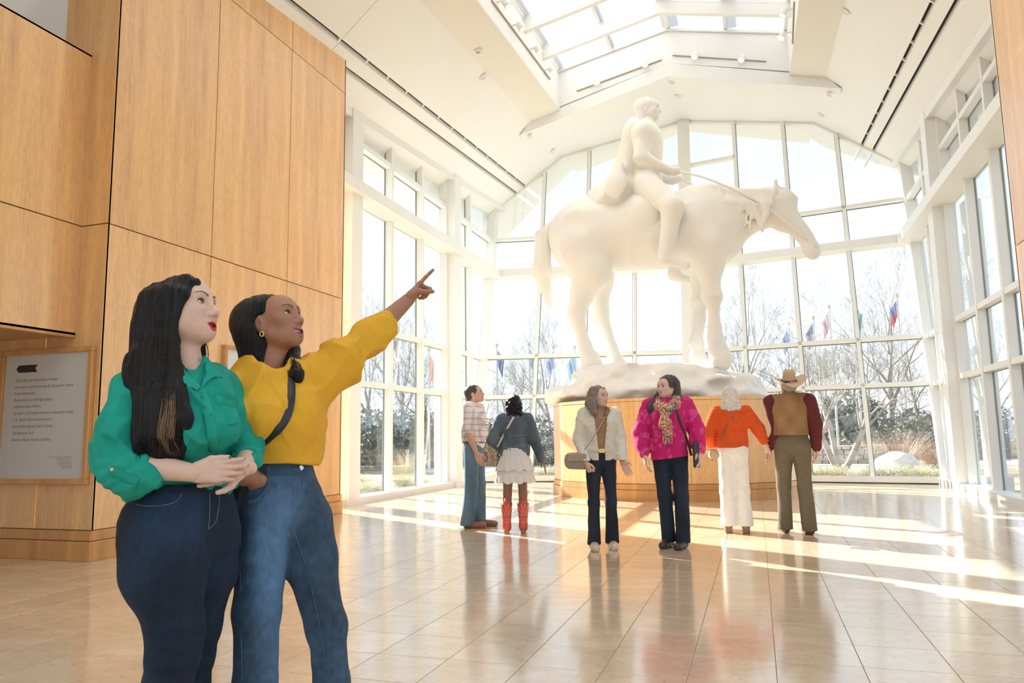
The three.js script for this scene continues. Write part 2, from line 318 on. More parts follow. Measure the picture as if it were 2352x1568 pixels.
{ // left block
  const w = structure('wall_left');
  const zs = [-5.88, -7.44, -9.02, -10.55], ys = [.30, 3.42, 6.94, 9];
  panelWall('wood_panel', XL, 1, zs, ys, w);
  const q = (y, f) => [[XL - .03, f ? ceilY(4.7, -5.9) : y, -5.9], [XL - .03, f ? ceilY(4.7, -10.52) : y, -10.52], [-7.0, f ? ceilY(5.1, -10.52) : y, -10.52], [-7.0, f ? ceilY(5.1, -5.9) : y, -5.9]];
  part('core', hexa(q(0), q(0, 1)), DARKGAP, w);
  // end facing the visitor (above, beside and below the box) and the end by the window
  for (const [y0, y1] of [[.30, 3.414], [3.426, 7.6]]) part('wood_panel', box(-7.04, XL, y0, y1, -5.88, -5.905), WOOD[1], w);
  part('wood_panel', box(-9.6, -7.052, .30, 2.6, -5.88, -5.905), WOOD[1], w);
  for (const [y0, y1] of [[.30, 3.414], [3.426, 7.6]]) part('wood_panel', box(-7.2, XL, y0, y1, -10.525, -10.55), WOOD[1], w);
  part('baseboard_lower', rbox(-9.6, XL + .035, 0, .19, -5.84, -10.57, .006), WOODBASE, w);
  part('baseboard_upper', rbox(-9.6, XL + .02, .195, .292, -5.858, -10.56, .005), WOODBASE, w);
  part('baseboard_gap', box(-9.6, XL + .005, 0, .3, -5.872, -10.552), DARKGAP, w);
}
{ // timber box overhanging the passage
  const w = structure('wall_left'), x = -6.65;
  const zs = [-5.88, -4.3, -2.7, -1.1, .5, 2.1, 3.7];
  for (let i = 0; i < zs.length - 1; i++) for (const [y0, y1] of [[2.25, 3.414], [3.426, 5.33]]) part('wood_panel', box(x, x - .03, y0, y1, zs[i] - .004, zs[i + 1] - .004), WOOD[i % 3], w);
  part('core', box(x - .02, -9.4, 2.29, 5.31, -5.88, 3.7), DARKGAP, w);
  part('top_cap', box(x, -9.4, 5.31, 5.335, -5.88, 3.7), WOOD[0], w);
  part('soffit_panel', box(x, -9.4, 2.255, 2.285, -5.88, 3.7), WOODBASE, w);
  part('edge_trim', box(x + .004, x - .06, 2.235, 2.262, -5.88, 3.7), WOODBASE, w);
}
{ // right block
  const w = structure('wall_right');
  const zs = [-8.9, -10.45]; zs.reverse();
  const z2 = [-10.45, -8.88, -7.3].reverse();
  panelWall('wood_panel', XR, -1, z2, [.30, 3.38, 6.94, 9], w);
  const q = (y, f) => [[XR + .03, f ? ceilY(4.7, -7.3) : y, -7.3], [XR + .03, f ? ceilY(4.7, -10.42) : y, -10.42], [4.4, f ? ceilY(5.1, -10.42) : y, -10.42], [4.4, f ? ceilY(5.1, -7.3) : y, -7.3]];
  part('core', hexa(q(0), q(0, 1)), DARKGAP, w);
  for (const [y0, y1] of [[.3, 3.374], [3.386, 7.5]]) part('wood_panel', box(XR, 4.2, y0, y1, -10.42, -10.45), WOOD[2], w);
  part('baseboard_lower', rbox(XR - .035, 4.4, 0, .19, -7.28, -10.47, .006), WOODBASE, w);
  part('baseboard_upper', rbox(XR - .02, 4.4, .195, .292, -7.29, -10.46, .005), WOODBASE, w);
}
{ // plain walls closing the lobby behind the visitor, with a glazed entrance
  const a = structure('wall_left'); part('wall', box(-9.4, -9.7, 0, 9, -5.9, ZREAR), PAINT, a);
  part('wall', box(-9.7, -7.04, 2.6, 9.2, -5.9, -6.1), PAINT, a);
  part('ceiling_lobby', box(-9.7, -6.55, 7.5, 7.7, -5.9, ZREAR), PAINT, a);
  // lobby side glazed from the right block to the entrance
  const b = structure('window_4'), xb = 3.9, zb = [-7.3, -5.4, -3.5, -1.6, .3, 2.2, ZREAR + .1], yb = [.1, 2.6, 5.0, 7.0];
  for (const z of zb) part('mullion', box(xb, xb + .16, 0, 7.2, z - .06, z + .06), FRAME, b);
  for (const y of [.05, ...yb.slice(1)]) part('transom', box(xb + .01, xb + .15, y - .05, y + .05, -7.3, ZREAR), FRAME, b);
  for (let i = 0; i < zb.length - 1; i++) for (let j = 0; j < 3; j++) part('pane', box(xb + .07, xb + .082, yb[j], yb[j + 1] - .05, zb[i] + .06, zb[i + 1] - .06), GLASS, b);
  part('head', box(3.4, 4.2, 6.95, 7.4, -7.3, ZREAR + .2), PAINT, b);
  const r = structure('window_5'), xs = []; for (let x = -9.6; x < 4; x += 1.7) xs.push(x);
  for (const x of xs) part('mullion', box(x - .05, x + .05, 0, 9.4, ZREAR, ZREAR + .15), FRAME, r);
  for (const y of [.06, 2.6, 5.0, 7.4]) part('transom', box(-9.7, 4.1, y - .05, y + .05, ZREAR + .01, ZREAR + .14), FRAME, r);
  for (const x of xs) for (const [y0, y1] of [[.11, 2.55], [2.65, 4.95], [5.05, 7.35], [7.45, 9.4]]) part('pane', box(x + .05, Math.min(x + 1.65, 4.0), y0, y1, ZREAR + .06, ZREAR + .072), GLASS, r);
}
// ---------------------------------------------------------------- outside the glass
const groundAt = (px, d) => { const p = at(px, 985, d); p.y = -.12; return p; };
{
  const g = structure('ground');
  const tex = texture(256, 256, (u, v) => { const n = vnoise(u * 8, v * 8, 8, 8) * .5 + vnoise(u * 40, v * 40, 40, 40) * .5; return [.8 + n * .2, .78 + n * .2, .74 + n * .2]; }, true, [.25, .25]);
  part('soil', box(-120, 110, -.6, -.13, -140, -18.0), std({ color: lin(.38, .34, .27), map: tex, roughness: 1 }), g);
  part('soil', box(-120, -7.12, -.6, -.13, -18.0, 60), std({ color: lin(.38, .34, .27), map: tex, roughness: 1 }), g);
  part('soil', box(4.0, 110, -.6, -.13, -18.0, 60), std({ color: lin(.38, .34, .27), map: tex, roughness: 1 }), g);
  part('soil', box(-7.2, 4.1, -.6, -.13, 4.3, 60), std({ color: lin(.38, .34, .27), map: tex, roughness: 1 }), g);
  part('paving', box(-60, -9.5, -.3, -.11, -34, -26), std({ color: lin(.62, .62, .62), roughness: .9 }), g);
  part('paving', box(-5, 40, -.3, -.11, -36, -31), std({ color: lin(.62, .6, .56), roughness: .9 }), g);
}
const BARK = [std({ color: lin(.25, .22, .19), roughness: .95 }), std({ color: lin(.34, .30, .26), roughness: .95 })];
function treeGeo(sd, H, o = {}) {                 // a bare winter tree: trunk and branches
  seed = sd; const trunk = [], branch = [];
  const grow = (p, d, len, r, lv) => {
    const n = lv === 0 ? 5 : 3, pts = [p.clone()], q = p.clone(), e = d.clone();
    for (let i = 0; i < n; i++) { e.add(V(rr(-.16, .16), rr(-.04, .12) + (lv > 1 ? (o.lift ?? .05) : 0), rr(-.16, .16))).normalize(); q.addScaledVector(e, len / n); pts.push(q.clone()); }
    const r1 = r * (lv === 0 ? .62 : .5);
    (lv === 0 ? trunk : branch).push(tube(pts, (t) => mixn(r, Math.max(r1, .006), t), lv === 0 ? 8 : lv < 3 ? 5 : 3, lv < 2 ? 6 : 3));
    if (lv >= (o.levels ?? 6) || len < .22) return;
    const kids = lv === 0 ? (o.first ?? 6) : lv < 3 ? 4 : 3;
    for (let k = 0; k < kids; k++) {
      const t = lv === 0 ? mixn(o.from ?? .3, 1, k / (kids - 1)) : mixn(.35, 1, (k + 1) / kids), idx = Math.min(n, Math.round(t * n));
      const c = pts[idx], a = rr(0, 6.28) + k * 2.4, tilt = (k === kids - 1 ? .25 : rr(.45, .85)) * (o.spread ?? 1);
      const side = V(Math.cos(a), 0, Math.sin(a)), u = e.clone().lerp(d, .4).normalize(), nd = u.clone().multiplyScalar(Math.cos(tilt)).addScaledVector(side.addScaledVector(u, -side.dot(u)).normalize(), Math.sin(tilt)).normalize();
      grow(c, nd, len * (lv === 0 ? rr(.5, .72) : rr(.52, .74)), mixn(r, r1, t) * rr(.5, .68), lv + 1);
    }
  };
  for (let s = 0; s < (o.stems ?? 1); s++) { const a = s * 2.3 + .4, lean = (o.stems ?? 1) > 1 ? .45 : .06; grow(V(Math.cos(a) * .12 * (o.stems > 1), 0, Math.sin(a) * .12 * (o.stems > 1)), V(Math.cos(a) * lean, 1, Math.sin(a) * lean).normalize(), H * .46, H * (o.thick ?? .017), 0); }
  return { trunk: merge(trunk), branch: merge(branch) };
}
const TREES = [treeGeo(11, 9), treeGeo(23, 10, { first: 7, spread: .8, from: .4 }), treeGeo(37, 5.2, { stems: 3, thick: .022, first: 4, levels: 5, spread: 1.15, from: .5 }), treeGeo(51, 11, { first: 8, from: .18, spread: .75, thick: .013 })];
function tree(kind, px, d, sc, turn, label, group, bark = 0) {
  const p = groundAt(px, d), t = thing('bare_tree', label, 'tree', [p.x, p.y, p.z], group); t.scale.setScalar(sc); t.rotation.y = turn;
  part('trunk', TREES[kind].trunk, BARK[bark], t); part('branches', TREES[kind].branch, BARK[bark], t); return t;
}
const belt = 'bare trees standing beyond the glass';
for (const [k, px, d, sc, lb, b] of [
  [3, 1700, 46, 1.02, 'tall slender bare tree right of the statue centre post', 1], [1, 2045, 40, 1.02, 'tall bare tree behind the rightmost panes of the far window', 1],
  [2, 1925, 25, .95, 'low spreading multi stemmed bare tree beside the man in the hat', 1], [0, 1790, 44, .85, 'bare tree behind the horse head in the far window', 0],
  [1, 1960, 52, .8, 'bare tree behind the flagpoles at the right', 0], [3, 1272, 44, .74, 'pyramidal bare tree left of the statue hind legs', 0],
  [0, 1165, 40, .66, 'bare tree seen above the woman in the denim jacket', 0], [1, 1340, 46, .56, 'small bare tree just left of the statue base', 0],
  [0, 985, 34, .68, 'bare tree in the third pane of the left window', 0], [1, 930, 38, .78, 'bare tree in the second pane of the left window', 0], [3, 865, 34, .68, 'bare tree in the first pane of the left window', 0], [0, 1068, 42, .62, 'bare tree behind the man in the plaid shirt', 0],
  [0, 2120, 46, .9, 'bare tree at the right corner of the far window', 0], [1, 2285, 40, .62, 'bare tree seen through the right side window', 0]]) tree(k, px, d, sc, px * .37, lb, belt, b);
for (let i = 0; i < 14; i++) tree(i % 4 === 2 ? 0 : i % 4, [880, 960, 1100, 1210, 1300, 1420, 1500, 1560, 1650, 1745, 1860, 1905, 2000, 2085][i], 58 + (i * 7) % 12, .5 + (i * 5 % 4) * .06, i * 1.7, 'distant bare tree in the grey belt of woods', 'distant bare trees in the woods', 0);

// shrubs and grasses
function tuftGeo(sd, n, h, spread, w, droop) {
  seed = sd; const pos = [], idx = [];
  for (let i = 0; i < n; i++) {
    const a = rr(0, 6.28), r0 = Math.sqrt(rnd()) * spread * .35, x = Math.cos(a) * r0, z = Math.sin(a) * r0, L = h * rr(.6, 1.1), out = rr(.1, 1) * spread, fa = a + rr(-.5, .5), b = pos.length / 3, sx = -Math.sin(fa) * w, sz = Math.cos(fa) * w;
    for (let k = 0; k <= 4; k++) { const t = k / 4, y = L * (t - droop * t * t * t), o = out * t * t, ww = (1 - t * .9); for (const s of [-1, 1]) pos.push(x + Math.cos(fa) * o + s * sx * ww, y, z + Math.sin(fa) * o + s * sz * ww); if (k) { const c = b + k * 2; idx.push(c - 2, c - 1, c, c - 1, c + 1, c); } }
  }
  const g = new THREE.BufferGeometry(); g.setAttribute('position', new THREE.Float32BufferAttribute(pos, 3)); g.setIndex(idx); g.computeVertexNormals(); return g;
}
const BLADE = [[.52, .50, .34], [.62, .55, .42], [.50, .36, .27], [.34, .36, .22]].map((c) => std({ color: lin(...c), roughness: .9, side: THREE.DoubleSide }));
const TUFT = [tuftGeo(5, 260, .75, .7, .006, .5), tuftGeo(9, 500, 1.5, 1.5, .006, .25), tuftGeo(13, 900, 1.5, 1.1, .012, .1)];
const grassMat = { pale: BLADE[0], straw: BLADE[1], russet: BLADE[2], green: BLADE[3] };
function tuft(k, m, x, z, sc, name, label, cat, group) { const t = thing(name, label, cat, [x, -.13, z], group); t.scale.set(sc, sc * rr(.85, 1.1), sc); t.rotation.y = rr(0, 6); part('blades', TUFT[k], grassMat[m], t); return t; }
for (let i = 0; i < 40; i++) { const u = i < 22 ? 1.9 + i * .17 : -(2.1 + (i - 22) * .18), z = backZ(u, 0) - rr(.5, 1.3); tuft(0, ['pale', 'green', 'straw', 'pale'][i % 4], CX + u, z, rr(.75, 1.15), 'grass_clump', u > 0 ? 'arching grass clump at the foot of the far window, right of the pedestal' : 'arching grass clump at the foot of the far window, left of the pedestal', 'grass', 'grass clumps along the far window'); }
for (let i = 0; i < 26; i++) tuft(0, ['pale', 'straw', 'green'][i % 3], -7.95 - rr(0, 1.2), -11.7 - i * .25, rr(.7, 1.1), 'grass_clump', 'arching grass clump outside the left side window', 'grass', 'grass clumps along the left window');
for (let i = 0; i < 10; i++) tuft(0, ['pale', 'green'][i % 2], 4.9 + rr(0, 1), -11 - i * .6, rr(.7, 1), 'grass_clump', 'arching grass clump outside the right side window', 'grass', 'grass clumps along the right window');
for (const [px, d, sc, m, lb] of [[2060, 24, 1.05, 'russet', 'large rounded russet ornamental grass outside the far window'], [2140, 25, .95, 'russet', 'russet ornamental grass at the right corner of the far window'], [1985, 34, .8, 'straw', 'straw coloured tall grass behind the low stone wall'], [935, 25, .95, 'straw', 'straw coloured tall grass in the second pane of the left window']]) { const p = groundAt(px, d); tuft(1, m, p.x, p.z, sc, 'ornamental_grass', lb, 'grass'); }
const EVER = [std({ color: lin(.10, .13, .11), roughness: .9, side: THREE.DoubleSide }), std({ color: lin(.20, .19, .15), roughness: .95, side: THREE.DoubleSide })];
function shrubGeo(sd, n, h) { seed = sd; const pos = []; for (let i = 0; i < n; i++) { const a = rr(0, 6.28), e = Math.acos(rr(0, 1)), R = Math.pow(rnd(), .4), x = Math.cos(a) * Math.sin(e) * R * h * .75, y = Math.cos(e) * R * h, z = Math.sin(a) * Math.sin(e) * R * h * .75, s = .05 * h; for (let k = 0; k < 3; k++) pos.push(x + rr(-s, s), Math.max(0, y + rr(-s, s)), z + rr(-s, s)); } const g = new THREE.BufferGeometry(); g.setAttribute('position', new THREE.Float32BufferAttribute(pos, 3)); g.computeVertexNormals(); return g; }
const SHRUB = [shrubGeo(3, 2600, 2), shrubGeo(8, 1500, 2)];
for (const [px, d, sc, k, lb] of [[858, 30, 1.25, 0, 'dark evergreen shrub in the first pane of the left window'], [940, 33, 1.3, 0, 'dark evergreen shrub in the second pane of the left window'], [1000, 36, 1.3, 0, 'dark evergreen shrub in the third pane of the left window'], [1950, 40, 1.75, 0, 'dark evergreen shrub behind the low stone wall'], [1905, 44, 1.5, 0, 'dark evergreen shrub beside the hat wearing man'], [2090, 36, 1.2, 1, 'brown twiggy shrub behind the russet grass'], [2130, 33, 1.1, 1, 'brown twiggy shrub by the right corner of the far window'], [1140, 34, 1.1, 1, 'brown twiggy shrub behind the man in the plaid shirt'], [1220, 34, 1.15, 1, 'brown twiggy shrub left of the pedestal'], [1075, 34, 1.1, 1, 'brown twiggy shrub at the left corner of the far window'], [2290, 34, 1.2, 0, 'dark evergreen shrub seen through the right side window']]) {
  const p = groundAt(px, d), t = thing('shrub', lb, 'shrub', [p.x, p.y, p.z]); t.scale.setScalar(sc); t.rotation.y = px; part('foliage', SHRUB[0], EVER[k], t); part('twigs', SHRUB[1], EVER[1], t);
}
// flagpoles with limp flags
{
  const POLE = std({ color: lin(.55, .55, .56), roughness: .35, metalness: .6 });
  const flags = [[1868, 732, 'dark navy'], [1904, 706, 'pale rose'], [1957, 690, 'teal'], [2060, 680, 'blue and red'], [1640, 775, 'navy'], [1812, 745, 'blue'], [1141, 795, 'navy'], [1215, 792, 'slate blue'], [1272, 798, 'blue'], [1320, 800, 'bright blue'], [985, 805, 'orange']];
  const col = { 'dark navy': [.14, .16, .25], 'pale rose': [.5, .36, .38], teal: [.16, .32, .33], 'blue and red': [.2, .22, .38], navy: [.16, .19, .32], blue: [.24, .31, .46], 'slate blue': [.3, .36, .45], 'bright blue': [.26, .4, .55], orange: [.6, .3, .2] };
  for (const [px, py, c] of flags) {
    const d = px < 1030 ? 30 : 38, top = at(px, py, d), base = V(top.x, -.13, top.z), H = top.y + .13;
    const t = thing('flagpole', c + ' flag hanging limp on a flagpole ' + (px < 1030 ? 'outside the left side window' : px < 1500 ? (px < 1180 ? 'at the left end of the far window' : px < 1240 ? 'above the woman in denim' : px < 1300 ? 'left of the statue' : 'beside the statue hind leg') : px < 1700 ? 'right of the centre post' : px < 1850 ? 'behind the horse head' : px < 1880 ? 'just right of the horse head' : px < 1930 ? 'second right of the horse head' : px < 2000 ? 'left of the last mullion' : 'in the rightmost panes'), 'flagpole', [base.x, base.y, base.z]);
    part('pole', new THREE.CylinderGeometry(.035, .07, H, 10).translate(0, H / 2, 0), POLE, t);
    part('finial', new THREE.SphereGeometry(.09, 12, 8).translate(0, H + .06, 0), std({ color: lin(.7, .6, .3), roughness: .3, metalness: .8 }), t);
    const pos = [], idx = [], nx = 10, ny = 8, s = px % 2 ? 1 : -1, clr = [];
    for (let j = 0; j <= ny; j++) for (let i = 0; i <= nx; i++) { const u = i / nx, v = j / ny, fold = Math.sin(u * 14 + v * 2) * .09 * u; pos.push(s * (.05 + u * .36 * (1 - .35 * v)), H - .2 - v * .85 - u * .6, fold); const k = c === 'blue and red' && v > .5 ? [.5, .1, .12] : col[c]; clr.push(...k); }
    for (let j = 0; j < ny; j++) for (let i = 0; i < nx; i++) { const a = j * (nx + 1) + i; idx.push(a, a + 1, a + nx + 1, a + 1, a + nx + 2, a + nx + 1); }
    const g = new THREE.BufferGeometry(); g.setAttribute('position', new THREE.Float32BufferAttribute(pos, 3)); g.setAttribute('color', new THREE.Float32BufferAttribute(clr, 3)); g.setIndex(idx); g.computeVertexNormals();
    part('flag', g, phy({ vertexColors: true, roughness: .9, side: THREE.DoubleSide, transmission: .3, thickness: 0 }), t);
  }
}
// low stone wall, boulder, outer piers
{
  const p = groundAt(1960, 30), w = thing('stone_wall', 'low wall of stacked stones in the garden beyond the far window', 'wall', [p.x, -.13, p.z]);
  const SM = [[.5, .42, .34], [.56, .46, .38], [.45, .39, .33]].map((c) => std({ color: lin(...c), roughness: .95 })); seed = 99;
  for (let j = 0; j < 4; j++) { let x = -1.9; while (x < 1.9) { const l = rr(.25, .5), o = rr(-.03, .03); part('stone', rbox(x, x + l - .02, j * .19, j * .19 + .17, -.2 + o, .2 + o, .03, 2), SM[Math.floor(rnd() * 3)], w); x += l; } }
  const b = groundAt(2052, 21.5), bl = thing('boulder', 'pale boulder among the grasses outside the far window', 'boulder', [b.x, -.13, b.z]);
  const g = new THREE.IcosahedronGeometry(.55, 3), q = g.attributes.position; for (let i = 0; i < q.count; i++) { const v = V().fromBufferAttribute(q, i), k = .8 + noise3(v.x * 3 + 9, v.y * 3, v.z * 3) * .4; q.setXYZ(i, v.x * k * 1.1, Math.max(-.05, v.y * k * .8 + .25), v.z * k); } g.computeVertexNormals();
  part('stone', g, std({ color: lin(.72, .70, .66), roughness: .9 }), bl);
  for (const s of [-1, 1]) { const t = thing('outer_pier', s < 0 ? 'white square pier outside the left side window' : 'pale square pier outside the right side window', 'pier', [CX + s * 6.35, -.13, -18.4]); part('shaft', box(-.16, .16, .3, 6.3, -.2, .2), FRAME, t); part('base', box(-.24, .24, 0, .3, -.28, .28), FRAME, t); }
}
// ---------------------------------------------------------------- pedestal
const PZ = -15.3, PA = 2.42, PB = 2.05, PH = 1.80;
{
  const t = thing('pedestal', 'large faceted wood panelled pedestal under the white statue', 'pedestal', [CX, 0, PZ]);
  const N = 16, ang = (i) => (i + .5) / N * Math.PI * 2, pt = (i, o) => { const a = ang(i); return [Math.cos(a) * (PA + o), Math.sin(a) * (PB + o)]; };
  const ring = (y0, y1, o, th, mats, name, gap) => {
    for (let i = 0; i < N; i++) {
      let [a, b] = [pt(i, o), pt(i + 1, o)], [c, d] = [pt(i, o - th), pt(i + 1, o - th)];
      const k = gap / Math.hypot(b[0] - a[0], b[1] - a[1]), lr = (p, q, t) => [p[0] + (q[0] - p[0]) * t, p[1] + (q[1] - p[1]) * t];
      [a, b, c, d] = [lr(a, b, k), lr(a, b, 1 - k), lr(c, d, k), lr(c, d, 1 - k)];
      const q = (y) => [[a[0], y, a[1]], [b[0], y, b[1]], [d[0], y, d[1]], [c[0], y, c[1]]];
      part(name, hexa(q(y0), q(y1)), mats[i % mats.length], t);
    }
  };
  const core = new THREE.Shape(); for (let i = 0; i < N; i++) { const [x, z] = pt(i, -.02); i ? core.lineTo(x, -z) : core.moveTo(x, -z); }
  part('core', new THREE.ExtrudeGeometry(core, { depth: PH - .02, bevelEnabled: false }).rotateX(-Math.PI / 2), DARKGAP, t);
  ring(.30, PH - .06, 0, .05, WOOD, 'panel', .002);
  ring(PH - .055, PH, .005, .06, WOOD, 'top_rim', .001);
  ring(.195, .292, .02, .06, [WOODBASE], 'base_upper', 0);
  ring(0, .19, .04, .08, [WOODBASE], 'base_lower', 0);
}
// ---------------------------------------------------------------- smooth solids: distance fields joined with a smooth minimum, meshed as surface nets
const sub3 = (a, b) => [a[0] - b[0], a[1] - b[1], a[2] - b[2]], add3 = (a, b) => [a[0] + b[0], a[1] + b[1], a[2] + b[2]], mul3 = (a, k) => [a[0] * k, a[1] * k, a[2] * k];
const dot3 = (a, b) => a[0] * b[0] + a[1] * b[1] + a[2] * b[2], len3 = (a) => Math.hypot(a[0], a[1], a[2]), nrm3 = (a) => mul3(a, 1 / (len3(a) || 1));
const cross3 = (a, b) => [a[1] * b[2] - a[2] * b[1], a[2] * b[0] - a[0] * b[2], a[0] * b[1] - a[1] * b[0]], lerp3 = (a, b, t) => [mixn(a[0], b[0], t), mixn(a[1], b[1], t), mixn(a[2], b[2], t)];
// tapered capsule a-b; o.n, o.s: thinner by s along direction n; o.k: how softly it joins; o.sub: carved away; o.c: colour
function cone(a, b, ra, rb, o = {}) {
  const n = o.n ? nrm3(o.n) : null, q = n ? 1 / (o.s ?? 1) - 1 : 0, M = (p) => n ? add3(p, mul3(n, dot3(p, n) * q)) : p;
  const A = M(a), B = M(b), ba = sub3(B, A), L2 = dot3(ba, ba) || 1e-9, sc = n ? Math.min(1, o.s) : 1, mid = lerp3(a, b, .5), R = len3(sub3(b, a)) / 2 + Math.max(ra, rb) * Math.max(1, n ? o.s : 1);
  const nx = n ? n[0] : 0, ny = n ? n[1] : 0, nz = n ? n[2] : 0;
  return { ...o, k: o.k ?? .02, mid, R, f(x, y, z) {
    if (n) { const t = (x * nx + y * ny + z * nz) * q; x += nx * t; y += ny * t; z += nz * t; }
    const px = x - A[0], py = y - A[1], pz = z - A[2]; let h = (px * ba[0] + py * ba[1] + pz * ba[2]) / L2; h = h < 0 ? 0 : h > 1 ? 1 : h;
    const dx = px - ba[0] * h, dy = py - ba[1] * h, dz = pz - ba[2] * h;
    return (Math.sqrt(dx * dx + dy * dy + dz * dz) - ra - (rb - ra) * h) * sc;
  } };
}
function ell(c, r, o = {}) {                       // ellipsoid; o.ax: three unit axes
  const ax = o.ax ?? [[1, 0, 0], [0, 1, 0], [0, 0, 1]];
  return { ...o, k: o.k ?? .02, mid: c, R: Math.max(...r), f(x, y, z) {
    const px = x - c[0], py = y - c[1], pz = z - c[2];
    let k0 = 0, k1 = 0; for (let i = 0; i < 3; i++) { const v = px * ax[i][0] + py * ax[i][1] + pz * ax[i][2], e = v / r[i], g = e / r[i]; k0 += e * e; k1 += g * g; }
    k0 = Math.sqrt(k0); k1 = Math.sqrt(k1); return k1 < 1e-9 ? -Math.min(...r) : k0 * (k0 - 1) / k1;
  } };
}
const chain = (pts, rs, o = {}) => pts.slice(1).map((p, i) => cone(pts[i], p, rs[i], rs[i + 1], o));
function field(prims) {
  return (x, y, z) => {
    let d = 1e3;
    for (const p of prims) {
      const m = p.mid, lb = Math.sqrt((x - m[0]) ** 2 + (y - m[1]) ** 2 + (z - m[2]) ** 2) - p.R;
      if (p.sub) { if (lb > p.k - Math.min(d, 0) + .02) continue; const e = -p.f(x, y, z), h = Math.max(p.k - Math.abs(d - e), 0) / p.k; d = Math.max(d, e) + h * h * p.k * .25; }
      else { if (lb * .35 > d + p.k) continue; const e = p.f(x, y, z), h = Math.max(p.k - Math.abs(d - e), 0) / p.k; d = Math.min(d, e) - h * h * p.k * .25; }
    }
    return d;
  };
}
function solid(prims, cell, o = {}) {              // o.warp(x,y,z): added to the distance; o.colour(x,y,z): vertex colour; o.clip(x,y,z): half space etc., kept where negative
  const base = field(prims), f = (x, y, z) => { let d = base(x, y, z); if (o.warp && Math.abs(d) < (o.reach ?? .08)) d += o.warp(x, y, z); if (o.clip) d = Math.max(d, o.clip(x, y, z)); return d; };
  const lo = [1e9, 1e9, 1e9], hi = [-1e9, -1e9, -1e9];
  for (const p of prims) if (!p.sub) for (let i = 0; i < 3; i++) { lo[i] = Math.min(lo[i], p.mid[i] - p.R); hi[i] = Math.max(hi[i], p.mid[i] + p.R); }
  const pad = cell * 3 + (o.pad ?? .02), N = [0, 1, 2].map((i) => Math.ceil((hi[i] - lo[i] + 2 * pad) / cell / 6) * 6 + 1), o0 = lo.map((v) => v - pad);
  const [nx, ny, nz] = N, G = new Float32Array(nx * ny * nz).fill(NaN), id = (i, j, k) => (k * ny + j) * nx + i, Bk = 6, half = Bk * cell * .9 + (o.skin ?? .012);
  const vid = new Map(), pos = [], idx = [], cells = [];
  for (let K = 0; K < nz - 1; K += Bk) for (let J = 0; J < ny - 1; J += Bk) for (let I = 0; I < nx - 1; I += Bk) {
    const c = f(o0[0] + (I + Bk / 2) * cell, o0[1] + (J + Bk / 2) * cell, o0[2] + (K + Bk / 2) * cell);
    if (Math.abs(c) > half * (c < 0 ? 1 : (o.loose ?? 1))) continue;
    for (let k = K; k <= K + Bk; k++) for (let j = J; j <= J + Bk; j++) for (let i = I; i <= I + Bk; i++) { const q = id(i, j, k); if (G[q] !== G[q]) G[q] = f(o0[0] + i * cell, o0[1] + j * cell, o0[2] + k * cell); }
    for (let k = K; k < K + Bk; k++) for (let j = J; j < J + Bk; j++) for (let i = I; i < I + Bk; i++) cells.push(i, j, k);
  }
  const E = [[0, 1], [0, 2], [0, 4], [1, 3], [1, 5], [2, 3], [2, 6], [3, 7], [4, 5], [4, 6], [5, 7], [6, 7]], v8 = new Float32Array(8);
  for (let c = 0; c < cells.length; c += 3) {
    const i = cells[c], j = cells[c + 1], k = cells[c + 2]; let m = 0;
    for (let q = 0; q < 8; q++) { v8[q] = G[id(i + (q & 1), j + ((q >> 1) & 1), k + (q >> 2))]; if (v8[q] < 0) m |= 1 << q; }
    if (m === 0 || m === 255) continue;
    let n = 0, x = 0, y = 0, z = 0;
    for (const [a, b] of E) { if (((m >> a) & 1) === ((m >> b) & 1)) continue; const t = v8[a] / (v8[a] - v8[b]); x += mixn(a & 1, b & 1, t); y += mixn((a >> 1) & 1, (b >> 1) & 1, t); z += mixn(a >> 2, b >> 2, t); n++; }
    vid.set(id(i, j, k), pos.length / 3); pos.push(o0[0] + (i + x / n) * cell, o0[1] + (j + y / n) * cell, o0[2] + (k + z / n) * cell);
  }
  for (const [q, v] of vid) {
    const i = q % nx, j = Math.floor(q / nx) % ny, k = Math.floor(q / nx / ny);
    const quad = (a, b, c, d, flip) => { if (a === undefined || b === undefined || c === undefined || d === undefined) return; flip ? idx.push(a, c, b, a, d, c) : idx.push(a, b, c, a, c, d); };
    const s0 = G[id(i, j, k)] < 0;
    if (j && k && s0 !== G[id(i + 1, j, k)] < 0) quad(v, vid.get(id(i, j - 1, k)), vid.get(id(i, j - 1, k - 1)), vid.get(id(i, j, k - 1)), !s0);
    if (i && k && s0 !== G[id(i, j + 1, k)] < 0) quad(v, vid.get(id(i, j, k - 1)), vid.get(id(i - 1, j, k - 1)), vid.get(id(i - 1, j, k)), !s0);
    if (i && j && s0 !== G[id(i, j, k + 1)] < 0) quad(v, vid.get(id(i - 1, j, k)), vid.get(id(i - 1, j - 1, k)), vid.get(id(i, j - 1, k)), !s0);
  }
  const g = new THREE.BufferGeometry(); g.setAttribute('position', new THREE.Float32BufferAttribute(pos, 3)); g.setIndex(idx); g.computeVertexNormals();
  if (o.colour) { const c = new Float32Array(pos.length); for (let i = 0; i < pos.length; i += 3) { const r = o.colour(pos[i], pos[i + 1], pos[i + 2], i / 3, g.attributes.normal); c[i] = r[0]; c[i + 1] = r[1]; c[i + 2] = r[2]; } g.setAttribute('color', new THREE.BufferAttribute(c, 3)); }
  g.setAttribute('uv', new THREE.Float32BufferAttribute(new Float32Array(pos.length / 3 * 2), 2));
  g.userData = {}; g.field = f; return g;
}
const mergeC = (a) => mergeGeometries(a);         // same attributes, indexed
const skinned = (g, col) => { const n = g.attributes.position.count, c = new Float32Array(n * 3); for (let i = 0; i < n; i++) c.set(col, i * 3); g.setAttribute('color', new THREE.BufferAttribute(c, 3)); return g; };
